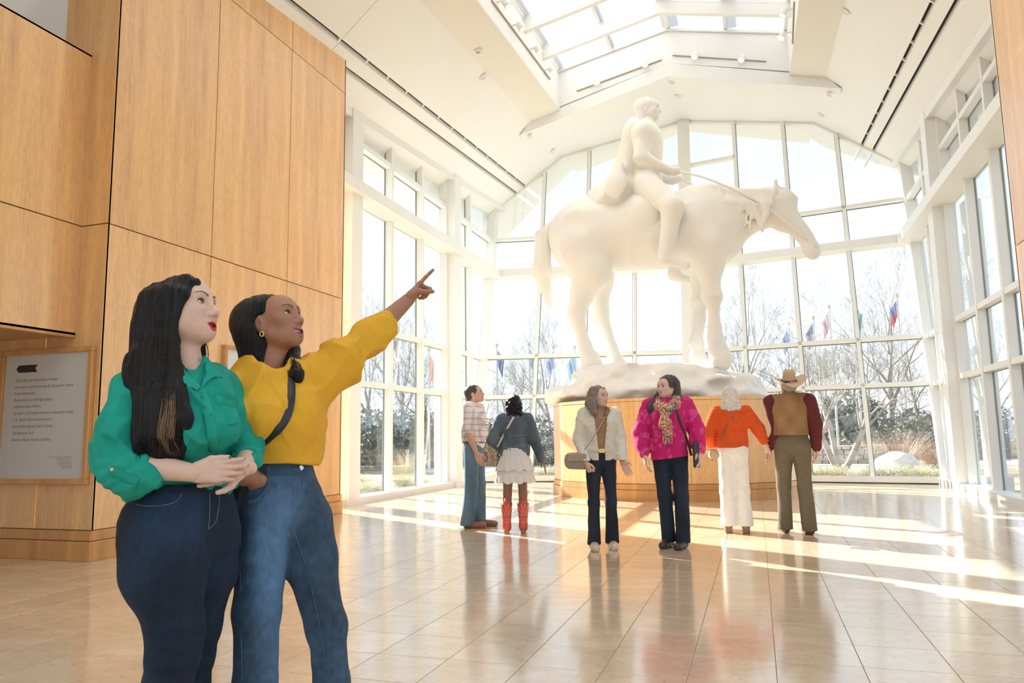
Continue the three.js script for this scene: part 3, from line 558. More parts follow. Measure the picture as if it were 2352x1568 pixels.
function placed(g, o, x, y, z) { const m = new THREE.Matrix4().makeBasis(V(...x), V(...y), V(...z)).setPosition(...o); const r = g.clone().applyMatrix4(m); return r; }
function fabricUV(g) { return metreUV(g); }
const ridge = (x, y, z) => 1 - Math.abs(2 * noise3(x, y, z) - 1);   // creases
// ---------------------------------------------------------------- people: kit
const weave = texture(256, 256, (u, v, i, j) => .5 + .28 * Math.sin((i + j) * Math.PI / 4) + (hash2(i, j) - .5) * .4, false, [9, 9]);
const denimMap = texture(256, 256, (u, v, i, j) => { const n = .9 + .1 * Math.sin((i + j) * Math.PI / 4) + (hash2(i, j) - .5) * .16 + (vnoise(u * 20, v * 8, 20, 8) - .5) * .14; return [n, n, n]; }, true, [7, 7]);
const knit = texture(256, 256, (u, v) => .5 + .5 * Math.sin(v * 16 * 6.2832) * .7 + .3 * Math.sin(u * 32 * 6.2832) * .5, false, [5, 5]);
const ribs = texture(256, 256, (u, v) => clamp(.5 + .5 * Math.sin(u * 16 * 6.2832) * Math.abs(Math.sin(v * 16 * 3.1416)) + .2 * Math.sin(v * 16 * 6.2832)), false, [5, 5]);
const M_SKIN = phy({ vertexColors: true, roughness: .52, sheen: .15, sheenRoughness: .5 });
const M_CLOTH = std({ vertexColors: true, roughness: .88, bumpMap: weave, bumpScale: .0004 });
const M_SOFT = std({ vertexColors: true, roughness: .92 });
const M_DENIM = std({ vertexColors: true, roughness: .85, map: denimMap, bumpMap: weave, bumpScale: .0005 });
const M_KNIT = std({ vertexColors: true, roughness: .95, bumpMap: knit, bumpScale: .004 });
const M_RIB = std({ vertexColors: true, roughness: .95, bumpMap: ribs, bumpScale: .006 });
const M_LEATHER = phy({ vertexColors: true, roughness: .38, clearcoat: .2, clearcoatRoughness: .3 });
const streak = (a) => texture(512, 128, (u, v) => { const n = vnoise(u * 200, v * 3, 200, 3) * .6 + vnoise(u * 70, v * 2, 70, 2) * .4, t = mixn(a, 1, n); return [t, t, t]; }, false, [6, 1.2]);
const hairBump = streak(0), hairMap = streak(.35);
const M_HAIR = phy({ vertexColors: true, roughness: .4, specularIntensity: .6, map: hairMap, bumpMap: hairBump, bumpScale: .004 });
const M_EYE = phy({ vertexColors: true, roughness: .08, clearcoat: 1, clearcoatRoughness: .02 });
const M_METAL = phy({ color: lin(.85, .58, .22), roughness: .35, clearcoat: 1, clearcoatRoughness: .1 });
const M_SILVER = std({ color: lin(.7, .7, .72), roughness: .3, metalness: 1 });
const flat = (c) => () => c;

function frameOf(px, D) {                          // person's base frame: X to the right of the photograph, Z towards the visitor
  const b = at(px, 1000, D); b.y = 0;
  const n = V(-b.x, 0, -b.z).normalize(), r = V(0, 1, 0).cross(n), rot = Math.atan2(n.x, n.z);
  const J = (x, y, dz = 0) => { const d = at(x, y, 1).sub(camera.position), t = (dz - camera.position.clone().sub(b).dot(n)) / d.dot(n), p = camera.position.clone().addScaledVector(d, t).sub(b); return [p.dot(r), p.y, p.dot(n)]; };
  return { b, rot, J };
}
function personThing(F, label) { const t = thing('person', label, 'person', [F.b.x, 0, F.b.z]); t.rotation.y = F.rot; return t; }
function basis(yaw, pitch = 0, roll = 0) {         // yaw 0 faces the visitor, 90 the photograph's right; returns [left, up, forward] of the person
  const cy = Math.cos(yaw), sy = Math.sin(yaw), cp = Math.cos(pitch), sp = Math.sin(pitch);
  const f = [sy * cp, sp, cy * cp]; let l = [cy, 0, -sy], u = cross3(f, l);
  if (roll) { const c = Math.cos(roll), s = Math.sin(roll); [l, u] = [add3(mul3(l, c), mul3(u, s)), add3(mul3(u, c), mul3(l, -s))]; }
  return [l, u, f];
}
// first point of a garment's surface seen at a pixel, lifted by off towards the visitor
function surfOf(J, f) { return (px, py, off = .004) => { let a = .45; for (let z = .45; z > -.45; z -= .006) { const p = J(px, py, z); if (f(p[0], p[1], p[2]) < 0) { a = z; break; } } let lo = a, hi = a + .006; for (let i = 0; i < 8; i++) { const m = (lo + hi) / 2, p = J(px, py, m); f(p[0], p[1], p[2]) < 0 ? lo = m : hi = m; } return J(px, py, (a > .44 ? 0 : hi) + off); }; }
function ribbon(pts, w, th, col, n = 30) {        // a flat band along points, w wide across the view, th thick
  const c = new THREE.CatmullRomCurve3(pts.map((p) => V(...p))), a = [];
  const P = []; for (let i = 0; i <= n; i++) { const p = c.getPoint(i / n), t = c.getTangent(i / n), s = t.clone().cross(V(0, 0, 1)).normalize().multiplyScalar(w / 2), d = s.clone().cross(t).normalize().multiplyScalar(th / 2); if (d.z < 0) d.negate(); P.push([p.clone().add(s).add(d.clone().multiplyScalar(.3)), p.clone().add(d), p.clone().sub(s).add(d.clone().multiplyScalar(.3)), p.clone().sub(s).sub(d), p.clone().add(s).sub(d)]); }
  const pos = [], idx = []; for (const q of P) for (const v of q) pos.push(v.x, v.y, v.z);
  for (let i = 0; i < n; i++) for (let k = 0; k < 5; k++) { const A = i * 5 + k, B = i * 5 + (k + 1) % 5; idx.push(A, B, A + 5, B, B + 5, A + 5); }
  for (const [o, f] of [[0, 0], [n * 5, 1]]) for (let k = 1; k < 4; k++) f ? idx.push(o, o + k, o + k + 1) : idx.push(o, o + k + 1, o + k);
  const g = new THREE.BufferGeometry(); g.setAttribute('position', new THREE.Float32BufferAttribute(pos, 3)); g.setIndex(idx); g.computeVertexNormals(); g.setAttribute('uv', new THREE.Float32BufferAttribute(new Float32Array(pos.length / 3 * 2), 2)); return skinned(g, col);
}
function plate(S, poly, off, th, col) {           // a flat piece of cloth lying on a surface, outlined by pixels
  const n = poly.length, c = poly.reduce((a, p) => [a[0] + p[0] / n, a[1] + p[1] / n], [0, 0]), rings = [1, .66, .33], P = [], pos = [], idx = [];
  for (const o of [off + th, off]) { for (const k of rings) for (let i = 0; i < n; i++) P.push([mixn(c[0], poly[i][0], k), mixn(c[1], poly[i][1], k), k === 1 && o > off ? o - th * .4 : o]); P.push([...c, o]); }
  for (const p of P) pos.push(...S(...p)); const L = rings.length * n + 1;
  for (const f of [0, 1]) { const b = f * L, tri = (x, y, z) => f ? idx.push(b + x, b + z, b + y) : idx.push(b + x, b + y, b + z); for (let q = 0; q < rings.length - 1; q++) for (let i = 0; i < n; i++) { const j = (i + 1) % n; tri(q * n + i, q * n + j, (q + 1) * n + i); tri(q * n + j, (q + 1) * n + j, (q + 1) * n + i); } for (let i = 0; i < n; i++) tri((rings.length - 1) * n + i, (rings.length - 1) * n + (i + 1) % n, L - 1); }
  for (let i = 0; i < n; i++) { const j = (i + 1) % n; idx.push(i, L + i, j, j, L + i, L + j); }
  const g = new THREE.BufferGeometry(); g.setAttribute('position', new THREE.Float32BufferAttribute(pos, 3)); g.setIndex(idx); g.computeVertexNormals(); g.setAttribute('uv', new THREE.Float32BufferAttribute(new Float32Array(pos.length / 3 * 2), 2)); return skinned(g, col);
}
const inB = (o, [l, u, f]) => (x, y, z) => add3(o, add3(mul3(l, x), add3(mul3(u, y), mul3(f, z))));
const toB = (o, [l, u, f]) => (p) => { const d = sub3(p, o); return [dot3(d, l), dot3(d, u), dot3(d, f)]; };

function head(o) {                                 // o: skin, lip, brow, neck (point in head axes), open, smile, cell, moustache
  const sk = o.skin, S = (a) => [[-1, a], [1, a]], pr = [], sym = (fn) => { for (const s of [-1, 1]) pr.push(fn(s)); };
  pr.push(ell([0, .03, -.018], [.073, .073, .092]), ell([0, -.012, .03], [.06, .082, .06], { k: .03 }), ell([0, .046, .044], [.056, .042, .042], { k: .03 }));
  if (o.neck) pr.push(cone([0, -.045, -.02], o.neck, o.neckR ?? .05, (o.neckR ?? .05) * 1.12, { k: .03 }));
  sym((s) => cone([s * .047, -.042, .005], [s * .015, -.072, .058], .022, .017, { k: .03 }));
  pr.push(ell([0, -.0755, .064], [.02, .0145, .016], { k: .02 }), ell([0, -.052, .066], [.03, .022, .021], { k: .022 }));
  sym((s) => ell([s * .039, -.012 + (o.smile ?? 0) * .006, .058], [.022, .019, .022], { k: .025 }));
  pr.push(cone([-.034, .031, .072], [.034, .031, .072], .013, .013, { k: .02 }));
  sym((s) => ell([s * .031, .013, .098], [.019, .012, .018], { k: .014, sub: true }));
  pr.push(cone([0, .02, .083], [0, -.018, .101], .0075, .0095, { k: .014 }), ell([0, -.022, .103], [.0105, .0095, .0095], { k: .008 }));
  sym((s) => ell([s * (o.nose ?? .0115), -.027, .092], [.0078, .0075, .0105], { k: .007 }));
  sym((s) => ell([s * .0066, -.0335, .0985], [.0046, .0042, .006], { k: .002, sub: true }));
  const sm_ = o.smile ?? 0, mw = .0225 + sm_ * .008, my = -.0535 + sm_ * .008, op = o.open ?? 0, yc = -.0535 - sm_ * .001;
  const mouth = [[-mw, my, .072], [-mw * .55, mixn(yc, my, .3), .082], [0, yc, .0865], [mw * .55, mixn(yc, my, .3), .082], [mw, my, .072]];
  pr.push(...chain(mouth.map(([x, y, z]) => [x, y + .004, z - .002]), [.0025, .0048, .0052, .0048, .0025], { k: .006 }), ...chain(mouth.map(([x, y, z]) => [x, y - .0048 - op * .0075 * (1 - (x / mw) ** 2), z - .004]), [.0025, .0052, .0064, .0052, .0025], { k: .006 }));
  if (op) pr.push(...chain(mouth.map(([x, y, z]) => [x * .96, y - op * .0032 * (1 - (x / mw) ** 2), z + .003]), [.0008, .0024 + op * .0028, .0028 + op * .0032, .0024 + op * .0028, .0008], { sub: true, k: .0015 }));
  else pr.push(...chain(mouth.map(([x, y, z]) => [x, y, z + .0035]), [.0008, .0012, .0012, .0012, .0008], { sub: true, k: .002 }));
  const isLip = (x, y, z) => { const q = Math.abs(x) / (mw * 1.04); if (q > 1 || z < .062) return false; const yl = mixn(yc, my, q * q), w = 1 - q * q; return y < yl + .001 + (.0068 - .0016 * Math.exp(-((x / .0035) ** 2))) * w && y > yl - .001 - (.0085 + op * .0095) * w; };
  sym((s) => ell([s * .031, .0125, .068], [.0146, .0142, .0146], { k: .006 }));
  sym((s) => ell([s * .0312, .0125, .084], [.0148, o.lid ?? .0068, .014], { k: .0025, sub: true }));
  if (o.ears !== false) { sym((s) => ell([s * .0735, -.002, -.012], [.0085, .031, .019], { k: .008 })); sym((s) => ell([s * .084, .004, -.008], [.006, .019, .01], { k: .006, sub: true })); }
  if (o.extra) pr.push(...o.extra);
  const isBrow = (x, y, z) => { const q = (Math.abs(x) - .011) / .042; if (q < 0 || q > 1 || z < .03) return false; const yb = .029 + (o.arch ?? .009) * Math.sin(Math.min(1, q * 1.25) * 1.9) - (q > .7 ? (q - .7) * .012 : 0); return Math.abs(y - yb) < .0034 * (1 - q * .75); };
  const mo = o.moustache ? field([...chain([[-.026, -.05, .08], [0, -.042, .097], [.026, -.05, .08]], [.006, .009, .006]), ell([0, -.08, .076], [.016, .018, .016])]) : null;
  return solid(pr, o.cell ?? .0045, { skin: .01, colour: (x, y, z) => {
    if (isLip(x, y, z)) return o.lip; if (isBrow(x, y, z)) return o.brow; if (mo && mo(x, y, z) < .003) return o.moustache;
    const n = .96 + .08 * noise3(x * 70, y * 70, z * 70); return [sk[0] * n, sk[1] * n, sk[2] * n];
  } });
}
function eyeGeo(gaze, iris) {
  const g = new THREE.SphereGeometry(.0124, 32, 24), p = g.attributes.position, c = new Float32Array(p.count * 3), d = nrm3(gaze);
  for (let i = 0; i < p.count; i++) { const a = Math.acos(clamp(dot3(nrm3([p.getX(i), p.getY(i), p.getZ(i)]), d), -1, 1)); c.set(a < .2 ? [.004, .004, .004] : a < .5 ? iris : [.78, .76, .74], i * 3); }
  g.setAttribute('color', new THREE.BufferAttribute(c, 3)); return g;
}
function hand(o) {                                 // fingers +y, palm +z, thumb towards o.side * x; o.curl[4][3], o.thumb
  const s = o.side, k = o.scale ?? 1, pr = [], tips = [], dir = (a) => [0, Math.cos(a), Math.sin(a)];
  pr.push(cone([0, -.03, 0], [0, .015, 0], .024, .026, { k: .015, n: [0, 0, 1], s: .8 }));
  const xs = [.029, .0095, -.0095, -.0275], bl = [.087, .091, .087, .079], ln = [[.042, .026, .02], [.046, .03, .021], [.042, .028, .02], [.033, .021, .018]], rr0 = [.0092, .0096, .0092, .0082];
  for (let i = 0; i < 4; i++) pr.push(cone([s * xs[i] * .62, .012, 0], [s * xs[i], bl[i] - .006, 0], .0155, .0125, { k: .014, n: [0, 0, 1], s: .85 }));
  pr.push(cone([s * .012, .03, .008], [s * .024, .045, .012], .016, .014, { k: .015 }));
  for (let i = 0; i < 4; i++) {
    let p = [s * xs[i], bl[i] - .004, 0], a = 0; const sp = (o.spread ?? .05) * (1.5 - i) * s; let r = rr0[i];
    for (let q = 0; q < 3; q++) { a += o.curl[i][q]; const d = dir(a), n = add3(p, mul3(nrm3([sp * Math.cos(a), d[1], d[2]]), ln[i][q] * 1)); pr.push(cone(p, n, r, r * .9, { k: q ? .004 : .008 })); p = n; r *= .9; if (q === 2) tips.push([p, a]); }
  }
  const th = o.thumb ?? [.75, .62, .25], t0 = [s * .02, .018, .008], t1 = add3(t0, mul3(nrm3([s * th[0], th[1], th[2]]), .045)), t2 = add3(t1, mul3(nrm3([s * (th[3] ?? th[0] * .6), th[4] ?? 1, th[5] ?? th[2]]), .032)), t3 = add3(t2, mul3(nrm3([s * (th[6] ?? .1), 1, th[7] ?? th[2]]), .024));
  pr.push(cone(t0, t1, .017, .0125, { k: .015 }), cone(t1, t2, .0118, .0102, { k: .006 }), cone(t2, t3, .0102, .0088, { k: .004 }));
  tips.push([t3, .3]);
  const nails = tips.map(([p, a]) => add3(p, mul3([0, Math.sin(a), -Math.cos(a)], .0065)).map((v, i) => v + [0, Math.cos(a), Math.sin(a)][i] * .0035)), sk = o.skin;
  const g = solid(pr, o.cell ?? .0032, { skin: .01, colour: (x, y, z) => { if (o.nail) for (const q of nails) if (Math.hypot(x - q[0], y - q[1], z - q[2]) < .0062) return o.nail; const n = .95 + .1 * noise3(x * 80, y * 80, z * 80); return [sk[0] * n, sk[1] * n, sk[2] * n]; } });
  g.scale(k, k, k); return g;
}
const CURL = { relaxed: [[.25, .35, .25], [.3, .4, .3], [.35, .45, .3], [.4, .5, .3]], straight: [[.05, .1, .1], [.06, .12, .1], [.08, .14, .1], [.1, .16, .1]], fist: [[1.4, 1.5, 1], [1.4, 1.5, 1], [1.45, 1.5, 1], [1.5, 1.5, 1]], point: [[0, .05, .03], [1.35, 1.5, .9], [1.4, 1.55, .9], [1.45, 1.6, .9]] };
function handAt(wrist, fingers, palm, o) { const y = nrm3(fingers), z0 = nrm3(palm), x = nrm3(cross3(y, z0)), z = cross3(x, y); return placed(hand(o), wrist, x, y, z); }
// strands of hair as tapering tubes through the given points (each strand is a list of points)
function strands(list, r, col) {
  const a = list.map((pts) => skinned(tube(pts, (t) => r * Math.sqrt(Math.min(1, .02 + t * 4)) * (1 - .75 * t * t), 4, 12), typeof col === 'function' ? col() : col)); return mergeGeometries(a);
}
function addHead(t, o, at3, B, hs = 1) {           // head, eyes, teeth; returns the coloured head geometry to merge into the body
  const S = (v) => mul3(v, hs), [l, u, f] = B, g = placed(head(o), at3, S(l), S(u), S(f)), P = inB(at3, [S(l), S(u), S(f)]);
  if (o.eyes) { const gz = o.eyes.gaze; for (const s of [-1, 1]) { part('eye', placed(eyeGeo(gz, o.eyes.iris), P(s * .031, .0125, .068), S(l), S(u), S(f)), M_EYE, t);
      part('eyelashes', skinned(tube([[s * .0185, .0135, .0795], [s * .026, .0185, .0832], [s * .033, .0190, .0830], [s * .0445, .0145, .0760]].map((p) => P(...p)), .0015 * hs, 5, 12), [.01, .008, .007]), M_SOFT, t); part('eyelashes', skinned(tube([[s * .0195, .0095, .079], [s * .027, .0062, .0815], [s * .035, .0065, .0805], [s * .0445, .0115, .0755]].map((p) => P(...p)), .0007 * hs, 5, 12), [.03, .02, .017]), M_SOFT, t); } }
  if (o.open) { const w = .0205 + (o.smile ?? 0) * .005, y = -.0505; part('teeth', skinned(tube([[-w, y + (o.smile ?? 0) * .005, .064], [-w * .6, y, .0745], [0, y - .001, .0785], [w * .6, y, .0745], [w, y + (o.smile ?? 0) * .005, .064]].map((p) => P(...p)), .0052 * hs, 8, 24), [.82, .8, .75]), M_EYE, t); }
  return g;
}

// ---------------------------------------------------------------- white plaster horse and rider on a rock base
{
  const Y0 = 2.56;
  const st = thing('statue', 'huge white plaster statue of a rider on horseback on the wooden pedestal', 'statue', [CX, PH, PZ]);
  const PL = std({ color: lin(.86, .835, .785), roughness: .55 }), y = (v) => v - PH;
  { // rock
    const pr = [ell([-.45, y(1.9), 0], [2.0, .62, 1.35], { k: .2 }), ell([-.5, y(2.2), .1], [1.35, .42, .95], { k: .15 }), ell([.5, y(2.0), -.1], [1.3, .42, 1.1], { k: .15 }), ell([-1.35, y(1.95), .2], [1.15, .25, 1.0], { k: .1 }), ell([1.0, y(1.9), .1], [.85, .2, .9], { k: .1 })];
    part('rock_base', solid(pr, .045, { reach: .4, clip: (px, py) => Math.max(-py, py - (Y0 - PH - .01)), warp: (a, b, c) => (noise3(a * 2.1 + 5, b * 5, c * 2.1) - .5) * .28 + (noise3(a * 6, b * 9, c * 6 + 3) - .5) * .07, skin: .12 }), PL, st);
  }
  const leg = (hip, knee, fet, hoof, r) => [cone(hip, knee, r, r * .46, { k: .16 }), cone(knee, fet, r * .44, r * .33, { k: .08 }), ell(knee, [r * .48, r * .55, r * .48], { k: .08 }), cone(fet, add3(hoof, [0, .16, 0]), r * .36, r * .42, { k: .08 }), cone(add3(hoof, [.03, .15, 0]), add3(hoof, [.07, .02, 0]), r * .5, r * .62, { k: .03 })];
  const h = [ // barrel, chest, croup
    ell([-.55, y(5.35), 0], [1.45, .78, .72], { k: .3 }), ell([.75, y(5.28), 0], [.78, .86, .66], { k: .3 }), ell([-1.62, y(5.42), 0], [.85, .78, .68], { k: .3 }),
    cone([.55, y(5.85), 0], [1.15, y(5.75), 0], .32, .3, { k: .25 }),
    // neck, carried forward, and head
    cone([1.05, y(5.42), 0], [1.98, y(5.62), 0], .66, .38, { k: .25, n: [0, 0, 1], s: .62 }), cone([1.98, y(5.62), 0], [2.28, y(5.64), 0], .36, .27, { k: .15, n: [0, 0, 1], s: .75 }),
    cone([2.25, y(5.60), 0], [2.78, y(4.74), 0], .27, .15, { k: .12, n: [0, 0, 1], s: .72 }), ell([2.3, y(5.37), 0], [.27, .3, .19], { k: .12 }), ell([2.8, y(4.65), 0], [.15, .17, .125], { k: .1 }),
    cone([2.16, y(5.82), .1], [2.2, y(6.10), .13], .07, .02, { k: .05 }), cone([2.16, y(5.82), -.1], [2.2, y(6.10), -.13], .07, .02, { k: .05 }),
    ell([2.42, y(5.47), .17], [.06, .05, .04], { k: .04 }), ell([2.86, y(4.67), .1], [.04, .035, .03], { k: .02, sub: true }),
    // legs
    ...leg([.85, y(4.85), .34], [.9, y(3.85), .34], [.92, y(2.95), .34], [.92, Y0 - PH, .34], .36), ...leg([.75, y(4.85), -.34], [.62, y(3.88), -.36], [.5, y(2.98), -.36], [.48, Y0 - PH, -.36], .36),
    cone([-1.75, y(5.0), .32], [-1.45, y(4.45), .4], .52, .36, { k: .25 }), cone([-1.75, y(5.0), -.32], [-1.6, y(4.45), -.4], .52, .36, { k: .25 }),
    ...leg([-1.5, y(4.5), .4], [-1.85, y(3.7), .4], [-1.68, y(2.95), .4], [-1.62, Y0 - PH, .4], .38), ...leg([-1.6, y(4.5), -.4], [-1.5, y(3.72), -.4], [-1.28, y(2.98), -.4], [-1.22, Y0 - PH, -.4], .38),
  ];
  part('horse', solid(h, .035, { reach: .2, skin: .06, warp: (a, b, c) => (noise3(a * 3, b * 3, c * 3) - .5) * .05 - ridge(a * 2.2, b * 2.2, c * 2.2 + 4) ** 3 * .03 + .01 + (a > 1 && b > y(5.7) && a < 2.2 ? Math.sin(a * 22 + b * 10) * .015 : 0) }), PL, st);
  const mane = []; for (let i = 0; i < 16; i++) { const t = i / 15, x = mixn(1.0, 2.15, t), yy = mixn(y(5.98), y(5.86), t); mane.push(...chain([[x, yy, 0], [x - .03, yy - .02, .22], [x - .1, yy - .28, .42 - t * .14], [x - .2, yy - .62 - .12 * (i % 3), .44 - t * .16]], [.09, .09, .08, .03], { k: .03 })); }
  part('mane', solid(mane, .03, { skin: .08, reach: .25, warp: (a, b, c) => (noise3(a * 9 + b * 3, b * 3, c * 9) - .5) * .09 }), PL, st);
  part('tail', solid([...chain([[-2.3, y(5.75), 0], [-2.62, y(5.45), 0], [-2.66, y(4.7), .02], [-2.5, y(3.9), 0]], [.11, .17, .2, .05], { k: .1 })], .03, { reach: .2, skin: .05, warp: (a, b, c) => Math.sin((a + c) * 60) * .012 }), PL, st);
  part('saddle_blanket', solid([ell([-.35, y(5.55), 0], [.62, .66, .80], { k: .1 })], .03, { clip: (a, b) => Math.max(y(5.15) - b, Math.abs(a + .35) - .5), skin: .05 }), PL, st);
  // rider sitting upright, hands on the reins
  const R = []; const sx = -.35;
  R.push(ell([sx, y(6.28), 0], [.36, .32, .4], { k: .15 }), cone([sx, y(6.35), 0], [sx + .02, y(7.25), 0], .42, .52, { k: .15, n: [1, 0, 0], s: .7 }), cone([sx + .02, y(7.34), -.44], [sx + .02, y(7.34), .44], .23, .23, { k: .12 }), cone([sx + .02, y(7.4), 0], [sx + .06, y(7.72), 0], .17, .15, { k: .08 }),
    cone([sx + .06, y(7.6), 0], [sx + .08, y(7.8), 0], .14, .14, { k: .08 }));
  for (const s of [-1, 1]) R.push(...chain([[sx, y(7.3), s * .45], [sx - .02, y(6.75), s * .56], [sx + .52, y(6.5), s * .3]], [.19, .145, .1], { k: .08 }), ell([sx + .62, y(6.5), s * .24], [.13, .1, .09], { k: .05 }), ...chain([[sx + .05, y(6.2), s * .4], [sx + .6, y(5.55), s * .86], [sx + .42, y(4.6), s * .82]], [.3, .21, .14], { k: .12 }), cone([sx + .42, y(4.55), s * .82], [sx + .8, y(4.38), s * .84], .12, .08, { k: .07 }));
  part('rider', solid(R, .026, { reach: .15, skin: .05, warp: (a, b, c) => (noise3(a * 7, b * 7, c * 7) - .5) * .02 }), PL, st);
  part('cloak', solid([cone([sx - .12, y(7.42), -.36], [sx - .12, y(7.42), .36], .2, .2, { k: .1 }), cone([sx - .2, y(7.3), 0], [sx - .5, y(6.25), 0], .5, .62, { k: .15, n: [1, 0, 0], s: .34 }), cone([sx - .5, y(6.25), 0], [sx - .78, y(5.95), 0], .62, .6, { k: .12, n: [0, 1, 0], s: .4 })], .03, { reach: .2, skin: .06, warp: (a, b, c) => Math.sin(c * 15 + Math.sin(b * 3) * 1.2) * .03 + (noise3(a * 5, b * 4, c * 5) - .5) * .04 }), PL, st);
  { const hs = 2.5, g = head({ skin: [1, 1, 1], lip: [1, 1, 1], brow: [1, 1, 1], neck: [0, -.13, -.03], cell: .006 }); g.deleteAttribute('color'); part('rider_head', placed(g, [sx + .1, y(7.98), 0], [0, 0, -hs], [0, hs, 0], [hs, 0, 0]), PL, st);
    part('rider_hair', placed(solid([ell([0, .035, -.024], [.084, .085, .1], { k: .02 }), ell([0, -.06, -.05], [.075, .08, .05], { k: .04 }), ell([0, -.04, .09], [.07, .115, .078], { sub: true, k: .015 })], .006, { skin: .02, warp: (a, b, c) => Math.sin(a * 90 + c * 60) * .003 + (noise3(a * 40, b * 14, c * 40) - .5) * .012 }), [sx + .1, y(7.98), 0], [0, 0, -hs], [0, hs, 0], [hs, 0, 0]), PL, st); }
  for (const s of [1, -1]) part('rein', tube([[sx + .66, y(6.5), s * .24], [.9, y(6.2), s * .44], [1.9, y(5.6), s * .34], [2.72, y(4.84), s * .14]], .022, 6), PL, st);
}
// ---------------------------------------------------------------- the woman in the green blouse
{
  const F = frameOf(425, 2.35), J = F.J, s = FOCAL / 2.35, r = (n) => n / s, t = personThing(F, 'person in a green button blouse and dark blue jeans, hands clasped, long dark hair');
  const skin = [.76, .49, .37], B = basis(.62), [bl, bu, bf] = B, HB = basis(1.0, .2, -.05), hs = 1.1, hc = J(419, 721, .02), Hs = HB.map((v) => mul3(v, hs)), HP = inB(hc, Hs), Hl = (p) => mul3(toB(hc, HB)(p), 1 / hs);
  const ax = HB, neck = J(428, 858, .02), sR = J(318, 884, .08), sL = J(518, 880, -.08), eR = J(264, 1058, .1), wR = J(444, 1086, .19), eL = J(572, 1042, -.02), wL = J(556, 1078, .12);
  const hd = addHead(t, { skin, lip: [.52, .05, .045], brow: [.1, .06, .045], neck: Hl(neck), neckR: .046, open: 1.15, ears: false, cell: .0018, extra: [ell([-.036, -.036, .04], [.026, .032, .028], { k: .02 }), ell([.036, -.036, .04], [.026, .032, .028], { k: .02 })], eyes: { gaze: [.12, .3, 1], iris: [.05, .03, .02] } }, hc, HB, hs);
  const limbs = solid([cone(eR, lerp3(eR, wR, .45), r(30), r(29)), cone(lerp3(eR, wR, .45), wR, r(29), r(19)), cone(eL, wL, r(28), r(19)), cone(J(420, 930, 0), J(432, 1100, 0), r(75), r(75), { n: bf, s: .6 }), cone(neck, J(424, 930, .02), r(38), r(70)), cone(J(452, 862, .04), J(458, 900, .07), r(30), r(20), { k: .03 })], .006, { colour: flat(skin), skin: .01 });
  const nail = [.10, .11, .17];
  const hR = handAt(wR, [1, .05, .02], [.1, -.05, -1], { side: 1, skin, nail, curl: [[.1, .35, .3], [.14, .38, .3], [.2, .4, .3], [.26, .42, .3]], spread: .06, thumb: [.5, .85, -.15, .05, 1, -.05, 0, .1], cell: .0026, scale: .86 });
  const hL = handAt(wL, [-1, -.15, .1], [-.1, .1, .7], { side: -1, skin, nail, curl: CURL.relaxed, cell: .003, scale: .84 });
  part('body', mergeC([hd, limbs, hR, hL]), M_SKIN, t);
  // ---- blouse
  const teal = [.006, .33, .235];
  const top = [cone(J(428, 915, .02), J(438, 1085, .0), r(98), r(94), { n: bf, s: .66, k: .05 }), ell(J(436, 965, .02), [r(108), r(85), r(76)], { ax: B, k: .05 }), ell(J(492, 985, .09), [r(48), r(56), r(40)], { ax: B, k: .05 }), ell(J(420, 985, .14), [r(48), r(56), r(40)], { ax: B, k: .05 }),
    cone(sR, J(400, 862, .03), r(32), r(34), { k: .04 }), cone(J(452, 862, 0), sL, r(30), r(30), { k: .04 }), cone(J(430, 872, .0), J(430, 920, .02), r(52), r(80), { k: .04 }),
    ...chain([J(308, 892, .07), J(276, 980, .1), eR, J(338, 1092, .16)], [r(40), r(41), r(42), r(35)], { k: .03 }), ell(J(290, 1096, .14), [r(52), r(30), r(36)], { k: .03 }), cone(J(322, 1116, .13), J(318, 1128, .12), r(26), r(18), { k: .02 }),
    ...chain([J(522, 890, -.08), J(538, 965, -.06), J(566, 1035, -.02), J(574, 1058, .03)], [r(33), r(35), r(34), r(27)], { k: .03 }),
    ell(J(440, 1098, .0), [r(96), r(30), r(66)], { ax: B, k: .04 }),
    cone(J(452, 800, .16), J(462, 888, .13), r(36), r(2), { sub: true, k: .01 }), cone(J(440, 790, .04), J(438, 846, .03), r(40), r(37), { sub: true, k: .01 })];
  const folds = (x, y, z) => (noise3(x * 9 + y * 6, y * 5, z * 9) - .5) * .012 - ridge(x * 10 + y * 8, y * 4 - x * 3, z * 10) ** 3 * .02 - ridge(x * 17 - y * 9, y * 8, z * 14 + 4) ** 3 * .010 + .009 + (y < 1.09 && x < -.1 ? Math.sin(y * 150 - x * 90 + noise3(x * 12, y * 12, z * 12) * 5) * .003 : 0);
  const bg = solid(top, .0055, { warp: folds, skin: .03, colour: (x, y, z) => mul3(teal, .9 + .2 * noise3(x * 60, y * 60, z * 60)) }), S = surfOf(J, bg.field), SS = (a, off) => a.map(([x, y]) => S(x, y, off));
  part('blouse', metreUV(bg), M_CLOTH, t);
  const C2 = (poly, off) => metreUV(plate((x, y, o) => S(x, y, o), poly, off, .005, mul3(teal, 1.08)));
  part('collar', C2([[398, 826], [412, 824], [432, 852], [462, 888], [452, 896], [424, 880], [402, 856]], .007), M_CLOTH, t);
  part('collar', C2([[464, 822], [478, 830], [512, 866], [492, 866], [476, 876], [462, 890], [470, 858]], .007), M_CLOTH, t);
  part('placket', metreUV(ribbon(SS([[460, 893], [468, 915], [478, 945], [484, 975], [488, 1005], [492, 1034]], .004), r(20), .008, mul3(teal, 1.05))), M_CLOTH, t);
  for (const [a, b] of [[458, 913], [478, 955], [488, 1014]]) part('button', placed(skinned(new THREE.CylinderGeometry(.0052, .0052, .003, 18), [.012, .22, .16]), S(a + 8, b, .006), bl, bf, mul3(bu, -1)), M_LEATHER, t);
